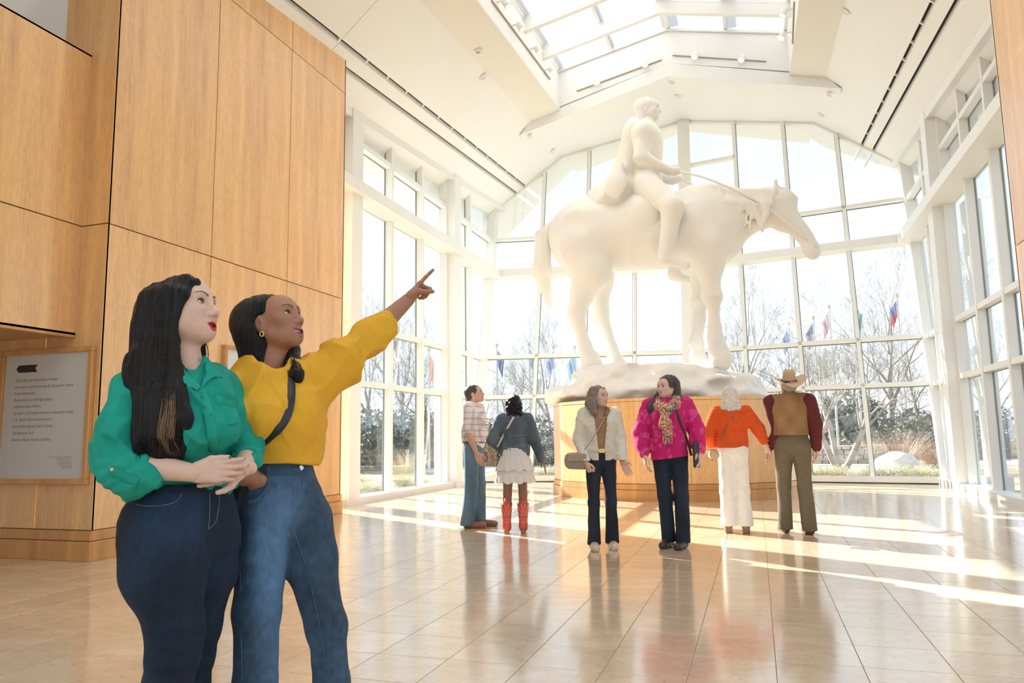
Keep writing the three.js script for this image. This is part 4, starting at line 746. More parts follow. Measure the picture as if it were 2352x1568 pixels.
  part('pocket_flap', metreUV(ribbon(SS([[490, 914], [505, 926], [520, 930], [538, 934]], .003), r(26), .006, mul3(teal, 1.05))), M_CLOTH, t);
  part('pocket', metreUV(ribbon(SS([[518, 940], [521, 960], [524, 976]], .001), r(44), .004, teal)), M_CLOTH, t);
  part('sleeve_tab', metreUV(ribbon(SS([[252, 1076], [275, 1088], [300, 1100], [316, 1106]], .006), r(16), .007, mul3(teal, .85))), M_CLOTH, t);
  const cuff = (c, axis, rad, th) => { const a = nrm3(axis), u = nrm3(cross3(a, [0, 0, 1])), v = cross3(a, u), pts = []; for (let i = 0; i <= 16; i++) { const q = i / 16 * 6.28318, R = rad * (1 + .07 * Math.sin(q * 3 + 1)); pts.push(add3(c, add3(mul3(u, Math.cos(q) * R), mul3(v, Math.sin(q) * R)))); } return metreUV(skinned(tube(pts, th, 10, 64), mul3(teal, 1.04))); };
  part('cuff', cuff(lerp3(eR, wR, .43), sub3(wR, eR), r(29), r(11)), M_CLOTH, t); part('cuff', cuff(lerp3(eL, wL, .3), sub3(wL, eL), r(25), r(10)), M_CLOTH, t);
  part('tab_button', new THREE.SphereGeometry(.005, 14, 8).translate(...S(257, 1078, .007)), M_METAL, t);
  // ---- jeans
  const aR = J(380, 1740, -.02), aL = J(436, 1740, -.16), ink = [.010, .026, .066];
  const jeans = [cone(J(440, 1115, 0), J(428, 1165, 0), r(98), r(112), { n: bf, s: .72, k: .04 }), ell(J(418, 1205, 0), [r(128), r(90), r(98)], { ax: B, k: .05 }), ell(J(360, 1230, -.01), [r(80), r(110), r(80)], { k: .05 }),
    ...chain([J(380, 1255, .05), J(376, 1310, .05), J(402, 1440, .05), J(398, 1500, .04), J(386, 1570, .0), aR], [r(92), r(86), r(58), r(51), r(48), r(30)], { k: .03 }), ...chain([J(488, 1240, -.03), J(492, 1310, -.05), J(462, 1440, -.08), J(452, 1500, -.1), J(440, 1570, -.13), aL], [r(62), r(50), r(40), r(34), r(34), r(26)], { k: .03 })];
  const fade = (x, y, z) => { const w = .6 + .9 * sstep(.4, .75, noise3(x * 7, y * 3, z * 7)) + .35 * (noise3(x * 60, y * 20, z * 60) - .5); return [ink[0] * w, ink[1] * w * 1.1, ink[2] * w]; };
  const jw = J(430, 1108, 0)[1];
  const jg = solid(jeans, .006, { skin: .03, colour: fade, warp: (x, y, z) => (noise3(x * 8, y * 10, z * 8) - .5) * .005 - ridge(x * 6, y * 17, z * 6) ** 3 * .006 * (1 - sstep(.45, .75, y)) - ridge(x * 7, y * 14, z * 7) ** 4 * .003 + .001, clip: (x, y) => y - jw }), JS = surfOf(J, jg.field), JJ = (a, off) => a.map(([x, y]) => JS(x, y, off));
  part('jeans', metreUV(jg), M_DENIM, t);
  part('waistband', metreUV(ribbon(JJ([[346, 1122], [380, 1126], [430, 1128], [490, 1124], [532, 1116]], .0), r(26), .007, mul3(ink, .8))), M_DENIM, t);
  const seam = (a) => tube(JJ(a, .0006), .0011, 5, 40);
  part('stitching', skinned(merge([seam([[312, 1158], [340, 1162], [385, 1158], [408, 1148], [418, 1132]]), seam([[482, 1130], [482, 1165], [481, 1195], [479, 1212]]), seam([[504, 1130], [502, 1170], [494, 1200], [478, 1216]])]), [.30, .26, .22]), M_CLOTH, t);
  for (const a of [aR, aL]) part('shoe', solid([cone([a[0], .05, a[2]], add3([a[0], .035, a[2]], mul3(bf, .14)), .042, .036, { k: .02, n: [0, 1, 0], s: .8 })], .006, { colour: flat([.03, .025, .02]), clip: (x, y) => -y, skin: .02 }), M_LEATHER, t);
  // ---- long hair
  const dk = [.012, .0088, .0075], over = (x, y, o) => S(x, y, o);
  const hair = [ell(HP(0, .03, -.024), [.081 * hs, .077 * hs, .1 * hs], { ax, k: .02 }), ell(HP(-.035, .0, -.04), [.06 * hs, .09 * hs, .08 * hs], { ax, k: .02 }),
    ...chain([J(392, 708, .04), J(368, 765, .04), J(350, 838, .05)], [r(44), r(44), r(50)], { k: .04, n: [0, 0, 1], s: .6 }), ...chain([J(350, 838, .1), over(352, 868, .004), over(368, 930, -.005), over(366, 1000, -.01), over(360, 1036, -.01)], [r(50), r(48), r(46), r(50), r(26)], { k: .03, n: [0, 0, 1], s: .5 }),
    ...chain([HP(-.07, .05, .012), HP(-.076, -.03, .0), J(392, 800, .1), J(386, 850, .12), over(402, 900, .0), over(415, 960, -.005), over(408, 1046, -.01)], [r(14), r(16), r(15), r(20), r(22), r(24), r(12)], { k: .02 }), ...chain([J(400, 700, -.06), J(352, 780, -.06), J(322, 838, -.03)], [r(50), r(42), r(18)], { k: .03 }),
    ...chain([HP(.07, .03, -.03), J(452, 780, -.08), J(466, 822, -.04)], [r(26), r(22), r(8)], { k: .02 }),
    ell(HP(.004, -.045, .09), [.071 * hs, .115 * hs, .076 * hs], { ax, sub: true, k: .01 }), ell(HP(.02, .02, .11), [.05 * hs, .055 * hs, .05 * hs], { ax, sub: true, k: .015 }),
    ...chain([HP(.03, .078, .06), HP(-.03, .07, .068), HP(-.064, .034, .05), HP(-.074, -.02, .018), HP(-.072, -.08, .0)], [.006, .011, .015, .016, .014].map((v) => v * hs), { k: .015 }), ...chain([HP(.03, .088, .03), HP(-.03, .082, .04), HP(-.068, .04, .025)], [.013, .016, .018].map((v) => v * hs), { k: .02 }), ...chain([HP(.05, .075, .03), HP(.03, .085, .0), HP(-.03, .085, .0)], [.012, .018, .018].map((v) => v * hs), { k: .02 })];
  const hg = solid(hair, .0048, { warp: (x, y, z) => (noise3(x * 75 + y * 5, y * 5, z * 75) - .5) * .007 + (noise3(x * 25, y * 3, z * 25) - .5) * .009, skin: .025, colour: (x, y, z) => mul3(dk, .7 + .7 * noise3(x * 120, y * 7, z * 120)) }), HS = surfOf(J, (x, y, z) => Math.min(hg.field(x, y, z), bg.field(x, y, z)));
  seed = 321; const st = [], blond = [];
  for (let i = 0; i < 60; i++) { const a = rnd(); st.push([[mixn(326, 424, a), 985], [mixn(312, 426, a), 1015], [mixn(302, 428, a), rr(1036, 1060)]].map(([x, y], n) => HS(x, y, n === 0 ? -.004 : rr(-.001, .001)))); }
  for (let i = 0; i < 60; i++) { const a = rnd(); blond.push([[mixn(372, 405, a), rr(890, 940)], [mixn(364, 404, a), 965], [mixn(360, 404, a), 1005], [mixn(378, 418, a), rr(1036, 1050)]].map(([x, y]) => HS(x, y, rr(-.001, .002)))); }
  for (let i = 0; i < 18; i++) { const a = rnd(); st.push([HP(.06, .0, -.03 + a * .02), J(mixn(456, 474, a), 790, -.05), J(mixn(458, 480, a), rr(815, 835), -.03)]); }
  part('hair', metreUV(mergeGeometries([hg, strands(st, .0012, () => mul3(dk, rr(.6, 1.6))), strands(blond, .0011, () => mul3([.42, .25, .14], rr(.4, 1.1)))])), M_HAIR, t);
  part('bracelet', new THREE.TorusGeometry(.029, .0012, 8, 40).applyMatrix4(new THREE.Matrix4().makeBasis(V(0, 1, 0), V(0, 0, 1), V(1, 0, 0)).setPosition(...lerp3(wL, eL, .05))), M_SILVER, t);
}
// ---------------------------------------------------------------- the woman in the yellow sweater
{
  const F = frameOf(650, 2.62), J = F.J, s = FOCAL / 2.62, r = (n) => n / s, t = personThing(F, 'person in a yellow cropped sweater and blue jeans pointing up to the right');
  const skin = [.42, .19, .108], B = basis(.5), [bl, bu, bf] = B, HB = basis(.93, .3, .03), hs = 1.02, hc = J(632, 746, 0), Hs = HB.map((v) => mul3(v, hs)), HP = inB(hc, Hs), Hl = (p) => mul3(toB(hc, HB)(p), 1 / hs), ax = HB;
  const neck = J(616, 858, -.01), sR = J(548, 876, .07), sL = J(724, 856, -.07), eL = J(845, 775, -.12), wL = J(938, 688, -.16);
  const hd = addHead(t, { skin, lip: [.36, .12, .1], brow: [.03, .016, .01], neck: Hl(neck), neckR: .05, open: 1.7, smile: 1, nose: .013, cell: .0018, lid: .0054, eyes: { gaze: [.15, .35, 1], iris: [.02, .01, .006] } }, hc, HB, hs);
  const limbs = solid([cone(sL, eL, r(30), r(27)), cone(eL, lerp3(eL, wL, .4), r(26), r(25)), cone(lerp3(eL, wL, .4), wL, r(25), r(17)), cone(J(632, 930, 0), J(650, 1060, 0), r(72), r(66), { n: bf, s: .6 }), cone(neck, J(632, 930, 0), r(34), r(60)), ...chain([J(540, 980, .05), J(556, 1085, .1), J(586, 1100, .09)], [r(26), r(23), r(19)])], .006, { colour: flat(skin), skin: .01 });
  const hP = handAt(wL, [.68, .73, -.1], [.65, -.55, .45], { side: -1, skin, nail: [.4, .22, .17], curl: CURL.point, thumb: [.45, .6, .55, -.2, .6, .7, -.4, .8], cell: .0026, scale: .9 });
  const hK = handAt(J(582, 1096, .1), [.42, -.85, -.3], [.2, .1, -1], { side: 1, skin, curl: CURL.straight, cell: .0032, scale: .85 });
  part('body', mergeC([hd, limbs, hP, hK]), M_SKIN, t);
  part('earring', new THREE.TorusGeometry(.008, .0026, 10, 24).applyMatrix4(new THREE.Matrix4().makeBasis(V(...HB[2]), V(...HB[1]), V(...mul3(HB[0], -1))).setPosition(...HP(-.08, -.04, -.006))), M_METAL, t);
  // ---- sweater
  const yel = [.84, .43, .026];
  const sw = [cone(J(632, 905, .02), J(652, 1035, .0), r(96), r(90), { n: bf, s: .7, k: .05 }), ell(J(640, 950, .03), [r(98), r(75), r(74)], { ax: B, k: .05 }), ell(J(602, 962, .11), [r(42), r(45), r(34)], { ax: B, k: .05 }), ell(J(682, 962, .07), [r(42), r(45), r(34)], { ax: B, k: .05 }), cone(sR, J(588, 872, .02), r(30), r(28), { k: .04 }), cone(J(655, 868, 0), sL, r(28), r(36), { k: .04 }), cone(J(622, 890, 0), J(630, 925, .01), r(44), r(76), { k: .04 }),
    cone(J(654, 1040, .0), J(656, 1055, .0), r(84), r(80), { n: bf, s: .75, k: .03 }), ell(J(706, 985, -.02), [r(32), r(80), r(45)], { k: .04 }),
    ...chain([sL, J(788, 820, -.1), J(848, 773, -.12), J(890, 737, -.14)], [r(42), r(42), r(37), r(24)], { k: .04 }), cone(J(735, 905, -.05), J(790, 845, -.09), r(26), r(28), { k: .04 }),
    cone(J(622, 775, .02), J(618, 838, .02), r(42), r(42), { sub: true, k: .008 }), ell(J(622, 816, .1), [r(44), r(28), r(40)], { sub: true, k: .01 })];
  const arm = nrm3(sub3(wL, sL)), fold = (x, y, z) => { const a = x * arm[0] + y * arm[1] + z * arm[2], b = -x * arm[1] + y * arm[0]; return (noise3(x * 8 + y * 5, y * 6, z * 8) - .5) * .012 - ridge(x * 8 - y * 5, y * 4 + x * 3, z * 8 + 2) ** 3 * .018 - ridge(x * 15 + y * 9, y * 7, z * 12 + 6) ** 3 * .007 + .008 + ridge(a * 6 + b * 7, b * 12, z * 9) ** 3 * -.014 * sstep(.08, .2, x) * sstep(1.0, 1.14, y) + (noise3(x * 24, y * 6, z * 24) - .5) * .012 * sstep(.0, .16, x) * (1 - sstep(1.0, 1.1, y)); };
  const hem = J(655, 1062, 0)[1], sg = solid(sw, .0058, { warp: fold, skin: .035, colour: (x, y, z) => mul3(yel, .95 + .1 * noise3(x * 60, y * 60, z * 60)), clip: (x, y, z) => hem - y + Math.max(0, x - .02) * -.14 }), S = surfOf(J, sg.field), SS = (a, off) => a.map(([x, y]) => S(x, y, off));
  part('sweater', metreUV(sg), M_CLOTH, t);
  part('sleeve', metreUV(solid(chain([J(548, 880, .07), J(530, 980, .05), J(544, 1062, .08), J(564, 1086, .085)], [r(36), r(40), r(35), r(25)], { k: .03 }), .0065, { skin: .03, warp: (x, y, z) => (noise3(x * 12, y * 12, z * 12) - .5) * .014, colour: flat(yel) })), M_CLOTH, t);
  part('neck_band', skinned(tube([J(574, 842, -.03), J(588, 848, .04), J(616, 853, .07), J(646, 849, .055), J(662, 841, -.01), J(640, 834, -.07), J(600, 834, -.08), J(574, 842, -.03)], .008, 8, 48), mul3(yel, .95)), M_CLOTH, t);
  part('bag_strap', ribbon(SS([[666, 850], [669, 880], [669, 915], [662, 950], [645, 980], [622, 1002], [600, 1020], [583, 1034]], .003), r(17), .006, [.012, .011, .011]), M_LEATHER, t);
  part('crossbody_bag', skinned(rbox(-.1, .1, -.07, .07, -.03, .03, .02, 3).translate(...J(540, 1120, -.16)), [.012, .011, .011]), M_LEATHER, t);
  // ---- jeans
  const blu = [.07, .15, .27], aR = J(586, 1725, .05), aL = J(778, 1725, -.07);
  const jn = [cone(J(650, 1068, 0), J(648, 1125, 0), r(72), r(92), { n: bf, s: .74, k: .04 }), ell(J(646, 1165, 0), [r(98), r(70), r(74)], { ax: B, k: .04 }), ...chain([J(604, 1200, .03), J(600, 1260, .04), J(588, 1404, .06), J(586, 1570, .05), aR], [r(62), r(58), r(48), r(43), r(40)], { k: .03 }), ...chain([J(704, 1195, -.01), J(716, 1290, -.01), J(748, 1440, -.03), J(762, 1570, -.06), aL], [r(58), r(56), r(44), r(38), r(36)], { k: .03 })];
  const fade = (x, y, z) => { const w = .55 + .95 * sstep(.35, .75, noise3(x * 6 + 7, y * 2.5, z * 6)) + .35 * (noise3(x * 50, y * 50, z * 50) - .5); return [blu[0] * w * 1.1, blu[1] * w * 1.05, blu[2] * w]; };
  const jt = J(650, 1056, 0)[1], jg = solid(jn, .006, { skin: .035, colour: fade, warp: (x, y, z) => (noise3(x * 8 + 2, y * 9, z * 8) - .5) * .012 + (noise3(x * 22, y * 14, z * 22) - .5) * .007, clip: (x, y) => y - jt }), JS = surfOf(J, jg.field), JJ = (a, off) => a.map(([x, y]) => JS(x, y, off));
  part('jeans', metreUV(jg), M_DENIM, t);
  const seam = (a) => tube(JJ(a, .0006), .0011, 5, 40);
  part('stitching', skinned(merge([seam([[616, 1090], [617, 1115], [604, 1138], [570, 1154]]), seam([[696, 1085], [695, 1120], [687, 1160], [668, 1190]]), seam([[712, 1085], [710, 1130], [700, 1165], [672, 1192]]), seam([[672, 1210], [700, 1290], [722, 1380], [738, 1460], [748, 1560]]), seam([[632, 1108], [634, 1125], [634, 1150]]), seam([[556, 1160], [553, 1250], [552, 1350], [556, 1560]])]), [.14, .2, .28]), M_CLOTH, t);
  part('waistband', metreUV(ribbon(JJ([[584, 1078], [610, 1082], [650, 1086], [690, 1078], [716, 1068]], .001), r(20), .006, mul3(blu, .75))), M_DENIM, t);
  for (const p of [[616, 1088], [700, 1078]]) part('belt_loop', skinned(rbox(-.006, .006, -.024, .024, -.004, .007, .003, 2).translate(...JS(...p, .003)), mul3(blu, .8)), M_DENIM, t);
  part('fly_button', new THREE.CylinderGeometry(.008, .008, .006, 16).rotateX(Math.PI / 2).translate(...JS(692, 1074, .005)), M_SILVER, t);
  part('pocket_edge', metreUV(ribbon(JJ([[612, 1096], [616, 1112], [608, 1130], [592, 1146], [570, 1154]], .004), r(9), .006, mul3(blu, .9))), M_DENIM, t);
  for (const a of [aR, aL]) part('shoe', solid([cone([a[0], .05, a[2]], add3([a[0], .035, a[2]], mul3(bf, .16)), .05, .042, { k: .02, n: [0, 1, 0], s: .8 })], .006, { colour: flat([.6, .58, .55]), clip: (x, y) => -y, skin: .02 }), M_LEATHER, t);
  // ---- straight black hair
  const dk = [.0085, .0075, .0072];
  const hair = [ell(HP(0, .036, -.026), [.08 * hs, .081 * hs, .098 * hs], { ax, k: .03 }), ...chain([HP(-.02, .05, -.06), J(580, 770, .02), J(578, 832, .03)], [r(44), r(38), r(28)], { k: .03 }), ...chain([HP(-.03, .03, -.075), J(592, 780, -.04), J(598, 835, -.03)], [r(46), r(44), r(30)], { k: .03 }),
    ...chain([HP(.075, .0, -.03), J(666, 805, -.05), J(674, 838, .02), S(682, 862, .008), S(688, 872, .006)], [r(26), r(22), r(19), r(15), r(5)], { k: .02 }),
    ell(HP(.004, -.045, .085), [.071 * hs, .118 * hs, .078 * hs], { ax, sub: true, k: .01 }), ell(HP(-.08, -.014, .016), [.022 * hs, .044 * hs, .046 * hs], { ax, sub: true, k: .012 }), ell(HP(.01, .036, .125), [.056 * hs, .05 * hs, .05 * hs], { ax, sub: true, k: .02 })];
  const hg = solid(hair, .0046, { skin: .025, warp: (x, y, z) => (noise3(x * 80, y * 6, z * 80) - .5) * .005, colour: (x, y, z) => mul3(dk, .7 + .7 * noise3(x * 120, y * 8, z * 120)) }), HS = surfOf(J, hg.field);
  seed = 77; const st = []; for (let i = 0; i < 40; i++) { const a = rnd(); st.push([[mixn(553, 594, a), 800], [mixn(551, 598, a), 825], [mixn(549, 604, a), rr(838, 854)]].map(([x, y], n) => HS(x, y, n === 0 ? -.004 : rr(-.001, .001)))); }
  for (let i = 0; i < 8; i++) { const a = rnd(); st.push([[mixn(664, 678, a), 815, 0], [mixn(670, 688, a), 842, 0], [mixn(678, 696, a), rr(858, 869), 0]].map(([x, y]) => { const p = HS(x, y, .002), q = S(x, y, .004); return p[2] > q[2] ? p : q; })); }
  part('hair', metreUV(mergeGeometries([hg, strands(st, .001, () => mul3(dk, rr(.6, 1.5)))])), M_HAIR, t);
}
// ---------------------------------------------------------------- the six visitors by the pedestal
function figure(o) {                               // o: px, D, H, yaw, label, legs, arms, head ... builds the bare body and returns helpers
  const F = frameOf(o.px, o.D), t = personThing(F, o.label), k = o.H / 1.7, B = basis(o.yaw), P = inB([0, 0, 0], B.map((v) => mul3(v, k)));
  const s = { k, B, P, F, J: F.J, t, bf: B[2], skin: o.skin };
  const N = (a) => P(...a), leg = o.legs ?? [[[.09, .9, 0], [.1, .49, .02], [.1, .085, -.02]], [[-.09, .9, 0], [-.1, .49, .02], [-.1, .085, -.02]]];
  const arm = o.arms ?? [[[.175, 1.395, -.01], [.225, 1.12, -.03], [.215, .87, .05]], [[-.175, 1.395, -.01], [-.225, 1.12, -.03], [-.215, .87, .05]]];
  s.legs = leg.map((l) => l.map(N)); s.arms = arm.map((l) => l.map((p) => typeof p === 'function' ? p(F.J) : N(p)));
  const HB = s.HB = basis(o.yaw + (o.turn ?? 0), o.nod ?? 0, o.tilt ?? 0), hk = k * 1.02, hc = s.hc = N(o.headAt ?? [0, 1.555, .02]); s.HP = inB(hc, HB.map((v) => mul3(v, hk))); s.hk = hk;
  const nb = N([0, 1.41, -.02]), nl = mul3(toB(hc, HB)(nb), 1 / hk);
  const hd = addHead(t, { skin: o.skin, lip: o.lip ?? mul3(o.skin, .75), brow: o.brow ?? [.1, .08, .07], neck: nl, cell: .0046, moustache: o.moustache, smile: o.smile ?? 0, eyes: o.face ? { gaze: [0, .05, 1], iris: [.05, .04, .03] } : null }, hc, HB, hk);
  const limbs = [cone(N([0, 1.0, 0]), N([0, 1.3, 0]), .11 * k, .125 * k, { n: s.bf, s: .65, k: .04 }), cone(N([-.14, 1.38, -.01]), N([.14, 1.38, -.01]), .045 * k, .045 * k, { k: .04 }), cone(N([0, 1.36, -.02]), N([0, 1.44, -.01]), .06 * k, .052 * k)];
  for (const a of s.arms) limbs.push(cone(a[0], a[1], .043 * k, .037 * k), cone(a[1], lerp3(a[1], a[2], .35), .037 * k, .037 * k), cone(lerp3(a[1], a[2], .35), a[2], .037 * k, .025 * k));
  for (const l of s.legs) limbs.push(cone(l[0], l[1], .075 * k, .052 * k), cone(l[1], lerp3(l[1], l[2], .35), .052 * k, .054 * k), cone(lerp3(l[1], l[2], .35), l[2], .054 * k, .036 * k));
  const g = [hd, solid(limbs, .011, { skin: .015, colour: flat(o.skin) })];
  (o.hands ?? [{}, {}]).forEach((h, i) => { const a = s.arms[i], d = h.dir ? N(h.dir) : sub3(a[2], a[1]), palm = h.palm ? N(h.palm) : add3(mul3(B[0], i ? 1 : -1), mul3(B[2], -.2)); g.push(handAt(a[2], d, palm, { side: i ? 1 : -1, skin: o.skin, curl: h.curl ?? CURL.relaxed, cell: .0046, scale: k, nail: h.nail, thumb: h.thumb })); });
  s.body = part('body', mergeC(g), M_SKIN, t); return s;
}
const tint = (c, f = 45, a = .12) => (x, y, z) => mul3(c, 1 - a + 2 * a * noise3(x * f, y * f, z * f));
function garment(s, name, prims, m, colour, o = {}) { const g = solid(prims, o.cell ?? .0095, { skin: .03, colour, warp: o.warp ?? ((x, y, z) => (noise3(x * 9 + y * 3, y * 5, z * 9) - .5) * .006 - ridge(x * 12 + y * 5, y * 3.5, z * 12) ** 3 * (name === 'trousers' || name === 'jeans' ? .006 : .011) + .004), clip: o.clip ?? (o.hem ? (x, y) => o.hem * s.k - y : undefined) }); const q = part(name, metreUV(g), m, o.into ?? s.t); q.field = g.field; return q; }
function trunk(s, w, d, y0, y1, o = {}) {          // garment around the trunk: half width w, depth share d, from y0 to y1
  const { P, k, bf } = s; return [cone(P(0, y1 - .17, 0), P(0, y0 + .08, 0), (o.chest ?? w) * k, w * k, { n: bf, s: d, k: .05 }), cone(P(0, y0 + .08, 0), P(0, y0, 0), w * k, (o.hem ?? w) * k, { n: bf, s: d, k: .03 }), ell(P(0, y1 - .15, .01), [(o.chest ?? w) * 1.04 * k, .13 * k, (o.chest ?? w) * d * k], { ax: s.B, k: .05 }), cone(P(-.15, y1 - .035, -.015), P(.15, y1 - .035, -.015), .058 * k, .058 * k, { k: .05 }), cone(P(0, y1 - .03, -.01), P(0, y1 + .015, -.01), .075 * k, .06 * k, { k: .03 })];
}
const sleeve = (s, i, r0, r1, r2, f = 1) => { const a = s.arms[i], e = f <= 1 ? lerp3(a[1], a[2], f) : a[2], k = s.k; return [cone(a[0], a[1], r0 * k, r1 * k, { k: .03 }), cone(a[1], e, r1 * k, r2 * k, { k: .03 })]; };
function trousers(s, o) { const { P, k, legs, bf } = s, pr = [ell(P(0, .94, -.005), [o.hip * k, .13 * k, o.hip * .72 * k], { ax: s.B, k: .04 }), cone(P(0, o.top - .02, 0), P(0, .95, 0), o.waist * k, o.hip * .95 * k, { n: bf, s: .74, k: .04 })]; for (const l of legs) { const m = [l[2][0], 0, l[2][2]]; pr.push(cone(l[0], l[1], o.r[0] * k, o.r[1] * k, { k: .03 }), cone(l[1], m, o.r[1] * k, o.r[2] * k, { k: .03 })); } return pr; }
function shoes(s, col, o = {}) { for (const l of s.legs) { const a = [l[2][0], 0, l[2][2]], d = o.dir ? s.P(...o.dir) : s.bf, toe = add3(a, mul3(nrm3(d), (o.len ?? .17) * s.k)), h = o.heel ?? 0; const q = part('shoe', solid([cone(add3(a, [0, .045 + h, 0]), add3(toe, [0, .034, 0]), .05, .043, { k: .02 }), cone(add3(a, [0, .08 + h, 0]), add3(a, [0, .05 + h, 0]), .044, .046, { k: .02 })], .008, { colour: flat(col), clip: (x, y) => Math.max(-y, 0) - (y < 0 ? 0 : 1), skin: .02 }), M_LEATHER, s.t); if (o.sole) part('sole', skinned(placed(rbox(-.04, .04, 0, h + .025, -.045, (o.len ?? .17) * .35, .008), a, cross3([0, 1, 0], nrm3(d)), [0, 1, 0], nrm3(d)), o.sole), M_LEATHER, q); } }
const M_HAIRPALE = phy({ vertexColors: true, roughness: .5, bumpMap: hairBump, bumpScale: .004 });
const hairOf = (s, prims, col, o = {}) => part('hair', metreUV(solid(prims, .0075, { skin: .03, colour: tint(col, 60, .25), warp: o.warp ?? ((x, y, z) => (noise3(x * 45, y * 9, z * 45) - .5) * .016) })), col[0] > .2 ? M_HAIRPALE : M_HAIR, s.t);
const cap = (s, up = .04) => [ell(s.HP(0, up, -.024), [.083 * s.hk, .085 * s.hk, .1 * s.hk], { ax: s.HB, k: .03 })], faceCut = (s) => [ell(s.HP(0, -.04, .09), [.07 * s.hk, .125 * s.hk, .074 * s.hk], { ax: s.HB, sub: true, k: .015 })];
const UPV = [0, 1, 0];

{ // man in the plaid shirt
  const s = figure({ px: 1088, D: 9.8, H: 1.87, yaw: 1.25, nod: .22, turn: .1, face: true, smile: .3, moustache: [.22, .17, .13], skin: [.62, .36, .26], label: 'person in a pale plaid short sleeved shirt and blue jeans looking up at the statue',
    arms: [[[.185, 1.395, 0], [.235, 1.12, -.03], [.21, .88, .06]], [[-.185, 1.395, 0], [-.23, 1.12, .0], [-.2, .86, .1]]], legs: [[[.09, .9, 0], [.1, .49, .03], [.1, .085, .02]], [[-.09, .9, 0], [-.1, .49, .0], [-.1, .085, -.06]]] });
  const { P, k, t } = s, plaid = (x, y, z) => { const u = Math.abs(((x * .8 + z * .6) * 13) % 1), v = Math.abs((y * 13) % 1); const c = [.82, .76, .70]; if (u < .22 || v < .22) return u < .22 && v < .22 ? [.50, .32, .33] : u < .22 ? [.58, .56, .66] : [.72, .46, .44]; return c; };
  garment(s, 'shirt', [...trunk(s, .165, .8, .98, 1.43, { chest: .175, hem: .16 }), ell(P(0, 1.1, .05), [.14 * k, .13 * k, .12 * k], { ax: s.B, k: .05 }), ...[0, 1].flatMap((i) => [cone(s.arms[i][0], lerp3(s.arms[i][0], s.arms[i][1], .85), .075 * k, .08 * k, { k: .03 })])], M_CLOTH, plaid);
  part('collar', skinned(tube([P(.06, 1.43, .05), P(.08, 1.455, -.02), P(0, 1.46, -.08), P(-.08, 1.455, -.02), P(-.06, 1.43, .05)], .014, 8, 24), [.8, .74, .69]), M_CLOTH, t);
  garment(s, 'jeans', trousers(s, { hip: .165, waist: .155, top: 1.0, r: [.098, .078, .085] }), M_DENIM, (x, y, z) => mul3([.16, .27, .36], .6 + .8 * noise3(x * 6, y * 3, z * 6)), { hem: .03 });
  part('belt', skinned(new THREE.TorusGeometry(.158 * k, .016, 8, 40).rotateX(Math.PI / 2).scale(1, 1.2, .8).rotateY(1.25).translate(0, .99 * k, 0), [.16, .07, .04]), M_LEATHER, t);
  shoes(s, [.25, .1, .055], { len: .2 });
  hairOf(s, [...cap(s, .042), ell(s.HP(0, -.02, -.07), [.07, .07, .05], { ax: s.HB, k: .03 }), ...faceCut(s)], [.14, .115, .095]);
}
